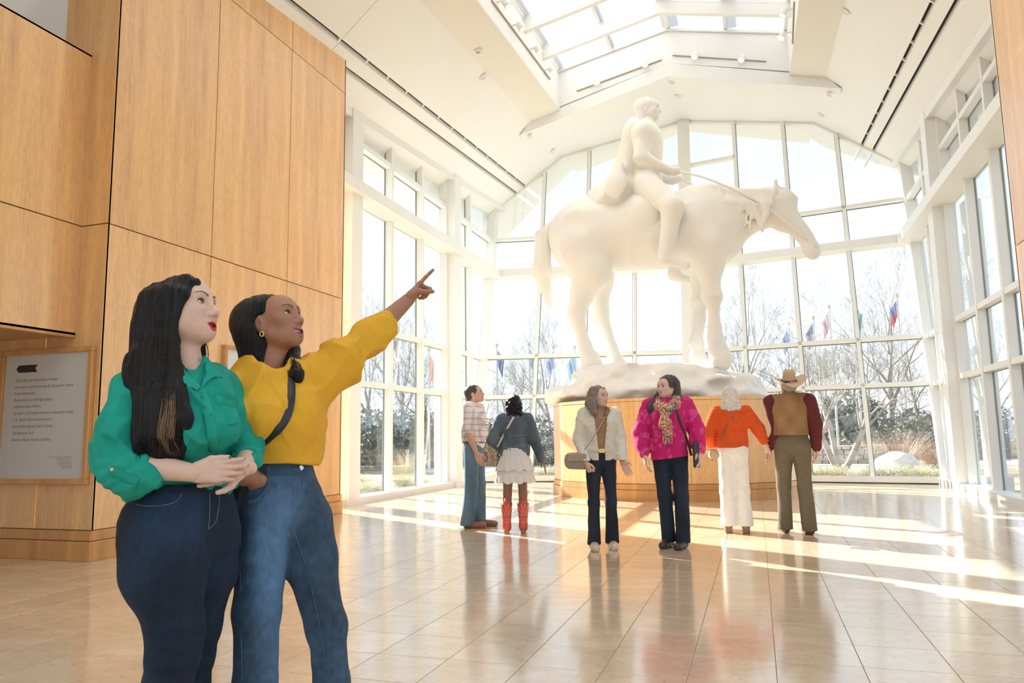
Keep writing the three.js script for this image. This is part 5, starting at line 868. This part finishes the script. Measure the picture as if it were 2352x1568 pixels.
{ // woman in the denim jacket
  const s = figure({ px: 1182, D: 9.1, H: 1.68, yaw: 3.05, nod: .15, skin: [.30, .15, .095], label: 'person in a denim jacket, white ruffled skirt and red cowboy boots, seen from behind',
    arms: [[[.17, 1.39, -.01], [.27, 1.13, -.06], [.16, 1.0, .1]], [[-.17, 1.39, -.01], [-.25, 1.12, .0], [-.33, .87, .08]]], hands: [{}, { curl: CURL.straight }], legs: [[[.08, .88, 0], [.1, .47, .02], [.11, .085, -.02]], [[-.08, .88, 0], [-.09, .47, .02], [-.09, .085, .0]]] });
  const { P, k, t } = s;
  const jk = garment(s, 'denim_jacket', [...trunk(s, .155, .72, .96, 1.43, { chest: .168, hem: .175 }), ...sleeve(s, 0, .07, .065, .05, .95), ...sleeve(s, 1, .07, .062, .052, .92)], M_DENIM, (x, y, z) => mul3([.115, .155, .19], .65 + .7 * noise3(x * 8, y * 6, z * 8)));
  const S = surfOf(s.J, jk.field);
  part('jacket_seam', skinned(merge([[[1152, 998], [1185, 1000], [1218, 998]], [[1148, 1022], [1185, 1025], [1222, 1022]], [[1165, 962], [1170, 1000], [1172, 1036]], [[1205, 962], [1202, 1000], [1200, 1036]]].map((a) => tube(a.map(([x, y]) => S(x, y, .002)), .004, 5, 20))), [.16, .22, .27]), M_CLOTH, t);
  part('bag_strap', ribbon([[1180, 957], [1168, 978], [1155, 1002], [1142, 1026]].map(([x, y]) => S(x, y, .006)), .022, .008, [.72, .58, .48]), M_LEATHER, t);
  const tier = (name, y1, y0, r0, r1) => { const pos = [], idx = [], n = 72, m = 6; for (let j = 0; j <= m; j++) for (let i = 0; i <= n; i++) { const a = i / n * 6.28318, v = j / m, R = mixn(r0, r1, v) * k * (1 + .05 * v * Math.sin(a * 17 + v * 2) + .03 * v * Math.sin(a * 31)); const q = P(Math.cos(a) * R / k, mixn(y1, y0, v) + .012 * Math.sin(a * 11) * v, Math.sin(a) * R * .8 / k); pos.push(...q); } for (let j = 0; j < m; j++) for (let i = 0; i < n; i++) { const a = j * (n + 1) + i; idx.push(a, a + 1, a + n + 1, a + 1, a + n + 2, a + n + 1); } const g = new THREE.BufferGeometry(); g.setAttribute('position', new THREE.Float32BufferAttribute(pos, 3)); g.setIndex(idx); g.computeVertexNormals(); return g; };
  const SK = phy({ color: lin(.86, .83, .80), roughness: .95, side: THREE.DoubleSide, transmission: .25, thickness: 0 });
  const sk = part('skirt', tier('skirt', 1.03, .72, .155, .215), SK, t); part('skirt_tier', tier('a', .93, .76, .175, .235), SK, sk); part('skirt_tier', tier('b', .80, .61, .205, .25), SK, sk);
  for (const l of s.legs) {
    const a = [l[2][0], 0, l[2][2]], d = s.bf, pr = [cone(add3(a, [0, .36 * k, 0]), add3(a, [0, .12, 0]), .072, .05, { k: .02 }), cone(add3(a, [0, .08, 0]), add3(add3(a, mul3(d, .16)), [0, .045, 0]), .048, .032, { k: .03 }), cone(add3(a, [0, .1, 0]), add3(a, [0, .07, 0]), .05, .05, { k: .02 })];
    const f = field(pr), star = add3(a, [0, .2, 0]);
    const b = part('cowboy_boot', solid(pr, .006, { skin: .02, clip: (x, y, z) => Math.max(.03 - y, y - (.40 + .05 * Math.cos((x - a[0]) * 60)) * k), colour: (x, y, z) => { const an = Math.atan2(y - star[1], (x - a[0]) * 1.6), rad = Math.hypot(y - star[1], x - a[0]); return Math.abs(Math.sin(an * 7)) < .22 && rad > .02 && rad < .15 && y > .13 ? [.75, .5, .42] : [.60, .085, .05]; } }), M_LEATHER, t);
    part('heel', skinned(placed(rbox(-.028, .028, 0, .045, -.05, .02, .006), a, cross3(UPV, d), UPV, d), [.30, .15, .07]), M_LEATHER, b); part('sole', skinned(placed(rbox(-.034, .034, .022, .036, .0, .19, .005), a, cross3(UPV, d), UPV, d), [.30, .15, .07]), M_LEATHER, b);
  }
  hairOf(s, [...cap(s, .045), ell(s.HP(0, -.03, -.05), [.1, .13, .075], { ax: s.HB, k: .04 }), ell(s.HP(0, -.12, -.055), [.115, .07, .07], { ax: s.HB, k: .04 }), ...faceCut(s)], [.013, .014, .017], { warp: (x, y, z) => (noise3(x * 38, y * 38, z * 38) - .5) * .03 });
}
{ // woman in the cream cardigan
  const s = figure({ px: 1378, D: 7.78, H: 1.69, yaw: .12, turn: .75, face: true, skin: [.66, .42, .32], lip: [.5, .22, .2], label: 'person in a cream cardigan with tan handbag and dark flared jeans, facing the pedestal side',
    arms: [[[.17, 1.39, -.01], [.22, 1.12, -.02], [.215, .88, .1]], [[-.17, 1.39, -.01], [-.23, 1.12, .0], [-.16, .87, .14]]], hands: [{ dir: [.3, -.7, .5], palm: [-.5, .3, .8], curl: CURL.straight }, { curl: CURL.fist }], legs: [[[.08, .88, 0], [.09, .47, .03], [.1, .085, -.03]], [[-.08, .88, 0], [-.09, .47, .05], [-.1, .085, .05]]] });
  const { P, k, t } = s, cream = [.80, .73, .62];
  garment(s, 'blouse', trunk(s, .13, .7, .96, 1.43, { chest: .145 }), M_SOFT, tint([.36, .2, .11]));
  garment(s, 'jeans', trousers(s, { hip: .155, waist: .13, top: 1.02, r: [.085, .058, .074] }), M_DENIM, (x, y, z) => mul3([.018, .026, .042], .6 + .8 * noise3(x * 7, y * 4, z * 7)), { hem: .05 });
  for (const sd of [-1, 1]) garment(s, 'cardigan_half', [...trunk(s, .15, .74, .86, 1.43, { chest: .162, hem: .155 }), ...sleeve(s, sd > 0 ? 0 : 1, .064, .056, .052, .94)], M_KNIT, tint(cream, 60, .06), { clip: (x, y, z) => { const q = toB([0, 0, 0], s.B)([x, y, z]); return Math.max(.9 * k - y, q[2] > 0 ? .033 + .035 * sstep(1.0, 1.4, y / k) - sd * q[0] : -sd * q[0]); } });
  for (let i = 0; i < 5; i++) part('button', new THREE.SphereGeometry(.011, 12, 8).translate(...P(.062, .96 + i * .085, .135)), M_METAL, t);
  part('collar', skinned(tube([P(.05, 1.36, .1), P(.085, 1.42, .06), P(.06, 1.45, -.06), P(-.06, 1.45, -.06), P(-.085, 1.42, .06), P(-.05, 1.36, .1)], .02, 8, 32), [.30, .16, .09]), M_SOFT, t);
  part('belt', skinned(tube([P(-.12, 1.0, .06), P(-.06, 1.0, .108), P(0, 1.0, .118), P(.06, 1.0, .108), P(.12, 1.0, .06)], .017, 8, 24), [.7, .58, .42]), M_LEATHER, t);
  part('belt_buckle', rbox(-.03, .03, -.022, .022, -.01, .01, .005).translate(...P(.0, 1.0, .135)), M_METAL, t);
  shoes(s, [.66, .52, .38], { len: .15 });
  hairOf(s, [...cap(s, .045), ...chain([s.HP(-.07, .03, -.02), s.HP(-.085, -.06, -.02), s.HP(-.1, -.15, .0)], [.045, .05, .04], { k: .03 }), ...chain([s.HP(.06, .03, -.04), s.HP(.07, -.08, -.05), s.HP(.07, -.15, -.04)], [.045, .045, .03], { k: .03 }), ell(s.HP(-.02, -.06, -.08), [.09, .11, .05], { ax: s.HB, k: .04 }), ...faceCut(s)], [.25, .20, .165], { warp: (x, y, z) => (noise3(x * 40, y * 20, z * 40) - .5) * .026 });
  const hb = thing('handbag', 'tan quilted handbag on a chain held by the person in the cream cardigan', 'handbag', s.t.position.toArray()); hb.rotation.y = s.t.rotation.y;
  part('bag', metreUV(solid([cone(P(-.33, .9, .03), P(-.19, .9, .07), .055, .06, { n: UPV, s: 1.5, k: .03 })], .007, { skin: .02, colour: flat([.36, .28, .2]), warp: (x, y, z) => .003 * Math.sin(x * 130 + y * 130) * Math.sin(x * 130 - y * 130) })), M_LEATHER, hb);
  part('flap', skinned(rbox(-.1, .1, -.035, .045, -.012, .012, .01).rotateY(-.2).translate(...P(-.26, .93, .125)), [.34, .26, .18]), M_LEATHER, hb);
  part('chain', skinned(tube([P(-.2, .98, .1), P(-.1, 1.12, .145), P(.0, 1.28, .15), P(.1, 1.41, .05)], .006, 6, 30), [.42, .34, .24]), M_LEATHER, hb);
}
{ // woman in the magenta blouse
  const s = figure({ px: 1536, D: 7.82, H: 1.79, yaw: -.05, turn: -.7, tilt: 0, face: true, skin: [.70, .46, .37], lip: [.5, .16, .16], label: 'person in a magenta flowered blouse and multicoloured scarf with a black bag',
    arms: [[[.19, 1.39, -.01], [.27, 1.13, -.03], [.29, .92, .07]], [[-.19, 1.39, -.01], [-.27, 1.12, .0], [-.24, .89, .1]]], legs: [[[.09, .9, 0], [.1, .49, .02], [.1, .085, .04]], [[-.09, .9, 0], [-.06, .49, .0], [-.04, .085, -.03]]], hands: [{}, { dir: [.1, -1, .1] }] });
  const { P, k, t } = s, mag = (x, y, z) => { const n = noise3(x * 21, y * 21, z * 21), b = noise3(x * 60, y * 50, z * 50); return n > .6 && b > .42 ? [.70, .07, .25] : [.58, .010, .15]; };
  const bl = garment(s, 'blouse', [...trunk(s, .172, .82, .80, 1.44, { chest: .172, hem: .205 }), ...sleeve(s, 0, .07, .082, .055, .9), ...sleeve(s, 1, .07, .082, .055, .9), ell(lerp3(s.arms[0][1], s.arms[0][2], .55), [.075, .09, .075], { k: .04 }), ell(lerp3(s.arms[1][1], s.arms[1][2], .55), [.075, .09, .075], { k: .04 })], M_CLOTH, mag, { clip: (x, y) => .86 * k + x * .12 - y });
  garment(s, 'jeans', trousers(s, { hip: .158, waist: .135, top: .98, r: [.092, .07, .07] }), M_DENIM, (x, y, z) => mul3([.014, .024, .046], .6 + .9 * noise3(x * 7, y * 4, z * 7)), { hem: .05 });
  shoes(s, [.03, .024, .022], { len: .18, dir: [-.3, 0, 1] });
  const pal = [[.75, .16, .04], [.85, .45, .08], [.04, .04, .09], [.10, .30, .22], [.85, .30, .2], [.70, .08, .06], [.8, .72, .5], [.08, .1, .3]];
  const sc = (x, y, z) => pal[Math.floor(noise3(x * 19 + 3, y * 15, z * 19) * 29.9) % 8];
  const scarf = part('scarf', metreUV(solid([...chain([P(-.09, 1.42, .02), P(-.08, 1.37, .1), P(0, 1.34, .15), P(.08, 1.38, .1), P(.09, 1.44, .02), P(.0, 1.46, -.07), P(-.09, 1.43, .02)], [.042, .05, .055, .05, .042, .04, .042], { k: .03 }), ...chain([P(-.03, 1.33, .18), P(-.02, 1.2, .2), P(-.0, 1.1, .195)], [.045, .05, .045], { k: .03, n: s.bf, s: .45 })], .007, { skin: .02, colour: sc, warp: (x, y, z) => (noise3(x * 30, y * 18, z * 30) - .5) * .02 })), M_SOFT, t);
  seed = 5; part('fringe', mergeGeometries(Array.from({ length: 22 }, (_, i) => { const x = -.045 + i * .004; return skinned(tube([P(x, 1.09, .2), P(x + rr(-.01, .01), 1.05, .205), P(x + rr(-.015, .015), 1.0, .2)], .0035, 4, 6), pal[i % 8]); })), M_SOFT, scarf);
  hairOf(s, [...cap(s, .045), ...chain([s.HP(.05, .04, -.04), P(.07, 1.46, -.04), P(.13, 1.4, -.03), P(.15, 1.33, -.04)], [.07, .06, .045, .02], { k: .04 }), ...chain([s.HP(-.07, .0, -.02), P(-.1, 1.44, .06), P(-.15, 1.36, .06), P(-.16, 1.27, .05)], [.035, .04, .045, .02], { k: .03 }), ell(s.HP(0, -.05, -.07), [.09, .12, .06], { ax: s.HB, k: .04 }), ...faceCut(s)], [.13, .115, .11]);
  const hb = thing('handbag', 'black shoulder bag hanging beside the magenta blouse', 'handbag', s.t.position.toArray()); hb.rotation.y = s.t.rotation.y; const S = surfOf(s.J, bl.field);
  part('bag', skinned(rbox(-.03, .03, -.14, .13, -.1, .1, .015).translate(...P(.255, .9, .05)), [.02, .018, .018]), M_LEATHER, hb);
  part('strap', ribbon([[1546, 925], [1556, 950], [1566, 980], [1578, 1010], [1588, 1046]].map(([x, y]) => S(x, y, .008)), .026, .008, [.02, .018, .018]), M_LEATHER, hb);
  const ph = thing('phone', 'pale phone in the hand beside the black shoulder bag', 'phone', s.t.position.toArray()); ph.rotation.y = s.t.rotation.y; part('case', skinned(rbox(-.006, .006, -.07, .07, -.036, .036, .005).rotateZ(.2).translate(...add3(s.arms[0][2], [.0, -.1, .04])), [.6, .62, .66]), M_LEATHER, ph);
}
{ // woman in the orange sweater, holding hands with the man in the hat
  const s = figure({ px: 1681, D: 8.85, H: 1.73, yaw: 3.2, nod: .1, skin: [.70, .45, .34], label: 'person with long white hair in an orange knit sweater and white trousers, seen from behind',
    arms: [[[.17, 1.38, -.01], [.27, 1.12, .0], [.22, .98, .12]], [[-.17, 1.38, -.01], (J) => J(1742, 985, -.02), (J) => J(1762, 1028, -.02)]], legs: [[[.08, .88, 0], [.085, .47, .0], [.09, .1, -.02]], [[-.08, .88, 0], [-.085, .47, .02], [-.1, .1, -.06]]] });
  const { P, k, t } = s;
  garment(s, 'trousers', trousers(s, { hip: .17, waist: .15, top: 1.03, r: [.092, .082, .092] }), M_SOFT, tint([.84, .81, .76], 40, .05), { hem: .085 });
  garment(s, 'sweater', [...trunk(s, .168, .76, .95, 1.42, { chest: .178, hem: .172 }), ...sleeve(s, 0, .075, .075, .06, .9), ...sleeve(s, 1, .075, .072, .055, .62)], M_RIB, (x, y, z) => mul3([.86, .115, .018], y < 1.035 * k ? .92 : .93 + .14 * noise3(x * 60, y * 60, z * 60)), { clip: (x, y) => .965 * k - y, warp: (x, y, z) => (noise3(x * 9, y * 5, z * 9) - .5) * .012 + (y > 1.04 ? Math.sin(y * 170) * .0022 : 0) });
  shoes(s, [.5, .25, .15], { len: .15, heel: .05, sole: [.28, .14, .08] });
  hairOf(s, [...cap(s, .045), ell(s.HP(0, -.02, -.05), [.095, .13, .075], { ax: s.HB, k: .04 }), ell(s.HP(0, -.13, -.07), [.125, .085, .065], { ax: s.HB, k: .05 }), ...faceCut(s)], [.80, .77, .72], { warp: (x, y, z) => (noise3(x * 40, y * 12, z * 40) - .5) * .02 });
  part('bracelet', new THREE.TorusGeometry(.032, .005, 8, 24).rotateX(1.2).translate(...lerp3(s.arms[1][1], s.arms[1][2], .9)), M_METAL, t);
  const hb = thing('handbag', 'small round tan bag at the hip of the orange sweater', 'handbag', s.t.position.toArray()); hb.rotation.y = s.t.rotation.y;
  const c = s.J(1638, 1044, .12); part('bag', skinned(new THREE.CylinderGeometry(.065, .065, .07, 28).rotateX(1.35).rotateY(.5).translate(...c), [.66, .44, .26]), M_LEATHER, hb); part('rim', skinned(new THREE.TorusGeometry(.064, .009, 8, 28).rotateY(.5).translate(...add3(c, [-.012, 0, .035])), [.5, .28, .13]), M_LEATHER, hb);
  const S = surfOf(s.J, t.children.find((q) => q.name === 'sweater').field); part('strap', ribbon([[1684, 955], [1670, 980], [1656, 1008], [1646, 1034]].map(([x, y]) => S(x, y, .007)), .02, .007, [.28, .1, .04]), M_LEATHER, hb);
}
{ // man in the cowboy hat
  const s = figure({ px: 1818, D: 8.7, H: 1.85, yaw: 3.05, nod: .12, turn: .35, skin: [.68, .38, .29], label: 'person in a cowboy hat, tan suede vest, maroon shirt and olive trousers, seen from behind',
    arms: [[[.19, 1.39, -.01], (J) => J(1788, 985, .0), (J) => J(1768, 1030, -.01)], [[-.19, 1.39, -.01], [-.25, 1.13, -.03], [-.24, .89, .03]]], legs: [[[.09, .91, 0], [.11, .49, .02], [.12, .085, .02]], [[-.09, .91, 0], [-.1, .49, .0], [-.13, .085, -.05]]] });
  const { P, k, t } = s, maroon = tint([.12, .016, .022], 50, .15);
  garment(s, 'shirt', [...trunk(s, .15, .74, 1.0, 1.43, { chest: .17 }), ...sleeve(s, 0, .08, .068, .045, .9), ...sleeve(s, 1, .08, .068, .05, .95)], M_CLOTH, maroon);
  garment(s, 'vest', [...trunk(s, .183, .82, 1.0, 1.45, { chest: .192, hem: .18 })], M_SOFT, (x, y, z) => mul3([.33, .185, .085], .65 + .6 * noise3(x * 9 + 3, y * 7, z * 9)), { clip: (x, y, z) => { const q = toB([0, 0, 0], s.B)([x, y, z]); return Math.max(Math.abs(q[0]) - .178 * k, 1.03 * k - y); } });
  garment(s, 'trousers', trousers(s, { hip: .17, waist: .16, top: 1.05, r: [.1, .074, .078] }), M_SOFT, tint([.17, .135, .085], 90, .14), { hem: .04 });
  shoes(s, [.12, .06, .04], { len: .17, dir: [.4, 0, 1] });
  hairOf(s, [ell(s.HP(0, .0, -.03), [.08, .08, .08], { ax: s.HB, k: .03 }), ...faceCut(s)], [.5, .46, .42]);
  const hat = thing('cowboy_hat', 'tan felt cowboy hat with a dark braided band on the man by the pedestal', 'hat', s.t.position.toArray()); hat.rotation.y = s.t.rotation.y;
  const HM = std({ color: lin(.58, .43, .28), roughness: .9 }), T = new THREE.Group();
  const fr = (g) => placed(g, s.HP(0, .055, -.018), ...(() => { const [l, u, f] = s.HB, c = Math.cos(-.14), n = Math.sin(-.14); const f2 = add3(mul3(f, c), mul3(u, -n)), u2 = cross3(f2, l); return [l, u2, f2]; })());
  { const pos = [], idx = [], n = 64, m = 10; for (const o of [0, -.006]) for (let j = 0; j <= m; j++) for (let i = 0; i < n; i++) { const a = i / n * 6.28318, v = j / m, R = mixn(.088, .2, v), sx = Math.abs(Math.cos(a)); pos.push(Math.cos(a) * R * .94, .075 * v * v * sx * sx - .03 * v * v * (1 - sx) + o, Math.sin(a) * R * 1.12); }
    const L = (m + 1) * n; for (const f of [0, 1]) for (let j = 0; j < m; j++) for (let i = 0; i < n; i++) { const a = f * L + j * n + i, b = f * L + j * n + (i + 1) % n; f ? idx.push(a, b, a + n, b, b + n, a + n) : idx.push(a, a + n, b, b, a + n, b + n); } for (let i = 0; i < n; i++) { const a = m * n + i, b = m * n + (i + 1) % n; idx.push(a, L + a, b, b, L + a, L + b); }
    const g = new THREE.BufferGeometry(); g.setAttribute('position', new THREE.Float32BufferAttribute(pos, 3)); g.setIndex(idx); g.computeVertexNormals(); part('brim', fr(g), HM, hat); }
  part('crown', fr(solid([cone([0, .0, 0], [0, .085, .0], .09, .076, { n: [1, 0, 0], s: .9, k: .02 }), ell([0, .165, .02], [.022, .035, .08], { sub: true, k: .03 }), ell([.075, .125, .06], [.025, .04, .04], { sub: true, k: .03 }), ell([-.075, .125, .06], [.025, .04, .04], { sub: true, k: .03 })], .006, { skin: .02, clip: (x, y) => -y })), HM, hat);
  part('band', fr(skinned(new THREE.TorusGeometry(.09, .006, 8, 40).rotateX(Math.PI / 2).scale(.93, 1, 1.02).translate(0, .014, 0), [.06, .035, .025])), M_LEATHER, hat);
  part('tassel', fr(skinned(merge([tube([[.03, .014, -.09], [.06, .004, -.115], [.085, .02, -.13]], .006, 6), tube([[.02, .014, -.09], [.02, -.004, -.12], [.0, -.01, -.14]], .006, 6), new THREE.SphereGeometry(.013, 10, 8).translate(.085, .02, -.13), new THREE.SphereGeometry(.011, 10, 8).translate(.0, -.01, -.14)]), [.05, .03, .025])), M_LEATHER, hat);
}
// ---------------------------------------------------------------- signs, lamps, small fittings
const rayTo = (px, py, stop) => { const d = at(px, py, 1).sub(camera.position), p = camera.position.clone(); for (let i = 0; i < 4000; i++) { p.addScaledVector(d, .008); if (stop(p)) return p; } return p; };
{ // direction sign on the end of the wood block
  const x0 = -7.60, x1 = -6.35, y0 = .745, y1 = 2.135, z = -5.88, fw = .055;
  const t = thing('wall_sign', 'framed grey directory sign with a left arrow on the wood wall', 'sign', [0, 0, 0]);
  for (const [n, a] of [['frame_rail', [x0, x1, y0, y0 + fw]], ['frame_rail', [x0, x1, y1 - fw, y1]], ['frame_stile', [x0, x0 + fw, y0 + fw, y1 - fw]], ['frame_stile', [x1 - fw, x1, y0 + fw, y1 - fw]]]) part(n, rbox(...a, z, z + .06, .008), WOODBASE, t);
  const W = 1024, H = Math.round(W * (y1 - y0 - 2 * fw) / (x1 - x0 - 2 * fw)), c = document.createElement('canvas'); c.width = W; c.height = H; const g = c.getContext('2d');
  g.fillStyle = '#c9c3ba'; g.fillRect(0, 0, W, H); g.fillStyle = '#2b2422';
  g.beginPath(); g.moveTo(.13 * W, .112 * H); g.lineTo(.16 * W, .082 * H); g.lineTo(.39 * W, .082 * H); g.lineTo(.362 * W, .112 * H); g.lineTo(.39 * W, .142 * H); g.lineTo(.16 * W, .142 * H); g.closePath(); g.fill();
  const L = ['Dub & Mozelle Richardson Theater', 'Nona Jean Hulsey Rumsey Art Education Center', 'Public Restrooms', 'Robert & Grace Eldridge Gallery', 'Administrative Offices', 'Donald C. & Elizabeth Dickinson Research Center', 'S. B. “Burk” Burnett Boardroom', 'Sam Noble Special Events Center', 'The Museum Grill', 'Western States Plaza & Gardens'];
  g.font = '33px sans-serif'; g.textAlign = 'left'; const k = .7 * W / g.measureText(L[1]).width;
  L.forEach((s, i) => { g.save(); g.translate(.13 * W, (.218 + i * .0535) * H); g.scale(k, 1.05); g.fillText(s, 0, 0); g.restore(); });
  g.font = '15px sans-serif'; g.textAlign = 'right';
  ['End of the Trail Pavilion made possible by', 'The McGee Foundation, Inc.', 'Kerr-McGee Corporation', 'Mr. and Mrs. Philip Boyle', 'Kurt and Laura Bucholz', 'Elizabeth Zoernig'].forEach((s, i) => g.fillText(s, .86 * W, (.835 + i * .0165) * H));
  const tx = new THREE.CanvasTexture(c); tx.colorSpace = THREE.SRGBColorSpace;
  part('panel', new THREE.PlaneGeometry(x1 - x0 - 2 * fw, y1 - y0 - 2 * fw).translate((x0 + x1) / 2, (y0 + y1) / 2, z + .031), std({ map: tx, roughness: .6 }), t);
  part('backing', box(x0 + fw, x1 - fw, y0 + fw, y1 - fw, z + .001, z + .03), PAINT, t);
}
{ // second framed panel on the long face of the block, mostly behind the visitors
  const z0 = -7.69, z1 = -8.8, y0 = .9, y1 = 2.35, x = XL, fw = .05, t = thing('wall_sign', 'framed white panel behind the person in the yellow sweater', 'sign', [0, 0, 0]);
  for (const [n, a] of [['frame_rail', [y0, y0 + fw, z0, z1]], ['frame_rail', [y1 - fw, y1, z0, z1]], ['frame_stile', [y0 + fw, y1 - fw, z0, z0 - fw]], ['frame_stile', [y0 + fw, y1 - fw, z1 + fw, z1]]]) part(n, rbox(x, x + .06, ...a, .008), WOODBASE, t);
  part('panel', box(x, x + .03, y0 + fw, y1 - fw, z0 - fw, z1 + fw), std({ color: lin(.72, .74, .75), roughness: .4 }), t);
}
{ // track lights in the well of the roof light
  const CAN = std({ color: lin(.84, .83, .8), roughness: .4 }), LENS = std({ color: lin(.9, .8, .6), emissive: lin(1, .78, .5), emissiveIntensity: 2.2, roughness: .3 }), RAIL = std({ color: lin(.34, .29, .23), roughness: .5 });
  const wl = CX - 2.75, wr = CX + 2.75, zE = -17.62, P = (px, py, side) => side === 'l' ? rayTo(px, py, (p) => p.x < wl) : side === 'r' ? rayTo(px, py, (p) => p.x > wr) : rayTo(px, py, (p) => p.z < zE);
  const rail = (a, b, side, label) => { const n = side === 'l' ? V(1, 0, 0) : side === 'r' ? V(-1, 0, 0) : V(0, 0, 1), t = thing('light_track', label, 'light track', [0, 0, 0]); part('rail', bar(P(...a, side), P(...b, side), .022, .03, n), RAIL, t); };
  rail([1128, 2], [1262, 182], 'l', 'track rail on the left side of the roof light'); rail([1325, 210], [1520, 138], 'e', 'left half of the track rail across the end of the roof light'); rail([1545, 128], [1760, 142], 'e', 'right half of the track rail across the end of the roof light'); rail([1822, 100], [1826, 4], 'r', 'track rail on the right side of the roof light');
  for (const [px, py, sd, lb] of [[1143, 4, 'l', 'spotlight nearest on the left track'], [1178, 58, 'l', 'second spotlight on the left track'], [1219, 112, 'l', 'third spotlight on the left track'], [1253, 160, 'l', 'farthest spotlight on the left track'], [1372, 189, 'e', 'leftmost spotlight on the end track'], [1483, 148, 'e', 'spotlight left of the ridge on the end track'], [1597, 130, 'e', 'spotlight right of the ridge on the end track'], [1704, 137, 'e', 'rightmost spotlight on the end track'], [1820, 20, 'r', 'nearer spotlight on the right track'], [1816, 74, 'r', 'farther spotlight on the right track']]) {
    const p = P(px, py, sd), n = sd === 'l' ? V(1, 0, 0) : sd === 'r' ? V(-1, 0, 0) : V(0, 0, 1), t = thing('track_spotlight', 'white ' + lb + ' under the roof light', 'spotlight', p.toArray(), 'track spotlights');
    const aim = V(CX, 5, -14.5).sub(p).normalize(), c = n.clone().multiplyScalar(.17).add(V(0, -.05, 0)), q = new THREE.Quaternion().setFromUnitVectors(V(0, 1, 0), aim), tr = (g) => g.applyQuaternion(q).translate(c.x, c.y, c.z);
    part('arm', tube([V(0, 0, 0), n.clone().multiplyScalar(.09), c], .018, 8, 8), CAN, t);
    const body = part('housing', tr(new THREE.LatheGeometry([[0, -.1], [.05, -.095], [.075, -.06], [.08, .07], [.085, .08], [.07, .085], [.065, .06]].map(([a, b]) => new THREE.Vector2(a, b)), 24)), CAN, t);
    part('lens', tr(new THREE.CylinderGeometry(.06, .06, .01, 24).translate(0, .062, 0)), LENS, body);
    const L = new THREE.SpotLight(new THREE.Color(1, .82, .58), 2.5, 0, .5, .6, 2); L.position.copy(p).add(c).addScaledVector(aim, .1); L.target.position.copy(L.position).add(aim); L.castShadow = true; L.name = 'spot_lamp'; scene.add(L, L.target);
  }
}
{ // round fittings flush with the ceiling, and a small sensor
  const hit = (px, py) => rayTo(px, py, (p) => { const w = Math.abs(p.x - CX); return p.y > ceilY(w, p.z) - .012 - (p.z < -17.62 && p.z > -18 && w < 3.8 ? .24 : 0); });
  for (const [px, py, r, lb] of [[1109, 176, .09, 'round white ceiling fitting on the left slope near the roof light'], [1269, 347, .09, 'round white ceiling fitting on the left slope by the far window'], [1217, 314, .08, 'round white fitting at the left end of the cross beam'], [1560, 220, .1, 'white smoke detector above the rider'], [1544, 189, .07, 'small round fitting at the peak of the cross beam'], [1905, 217, .07, 'small round fitting at the right end of the cross beam'], [1942, 26, .09, 'round white ceiling fitting on the right slope near the roof light'], [1886, 264, .09, 'round white ceiling fitting on the right slope by the far window']]) {
    const p = hit(px, py), w = p.x - CX, sl = Math.abs(w) > 3.52 ? .87 : .25, n = V(-Math.sign(w) * sl, -1, -.085).normalize(); if (Math.abs(w) < .1) n.set(0, -1, 0);
    const t = thing('ceiling_fitting', lb, 'ceiling fitting', p.toArray()); const q = new THREE.Quaternion().setFromUnitVectors(V(0, 1, 0), n);
    part('ring', new THREE.LatheGeometry([[r * .55, 0], [r * .6, .03], [r * .9, .03], [r, .0]].map(([a, b]) => new THREE.Vector2(a, b)), 28).applyQuaternion(q), FRAME, t); part('cover', new THREE.CylinderGeometry(r * .56, r * .6, .02, 24).applyQuaternion(q), PAINT, t);
  }
  const p = hit(1098, 115), t = thing('ceiling_sensor', 'small square white sensor on the left plaster beam', 'sensor', p.toArray()); part('case', rbox(-.07, .07, -.05, .02, -.07, .07, .012), FRAME, t); part('grille', rbox(-.045, .045, -.056, -.048, -.045, .045, .004), std({ color: lin(.4, .38, .34), roughness: .6 }), t);
}
{ // round sticker on the floor
  const p = rayTo(2150, 1223, (q) => q.y < .002), t = thing('floor_sticker', 'faded red and white round sticker on the floor tiles', 'sticker', [p.x, 0, p.z]);
  part('disc', new THREE.CylinderGeometry(.27, .272, .0015, 48).translate(0, .0008, 0), std({ color: lin(.78, .70, .66), roughness: .3 }), t);
  part('ring', new THREE.RingGeometry(.225, .262, 64).rotateX(-Math.PI / 2).translate(0, .002, 0), std({ color: lin(.72, .33, .28), roughness: .3 }), t);
  part('bar', new THREE.PlaneGeometry(.42, .045).rotateX(-Math.PI / 2).rotateY(.7).translate(0, .0022, 0), std({ color: lin(.72, .33, .28), roughness: .3 }), t);
}
renderer.render(scene, camera);
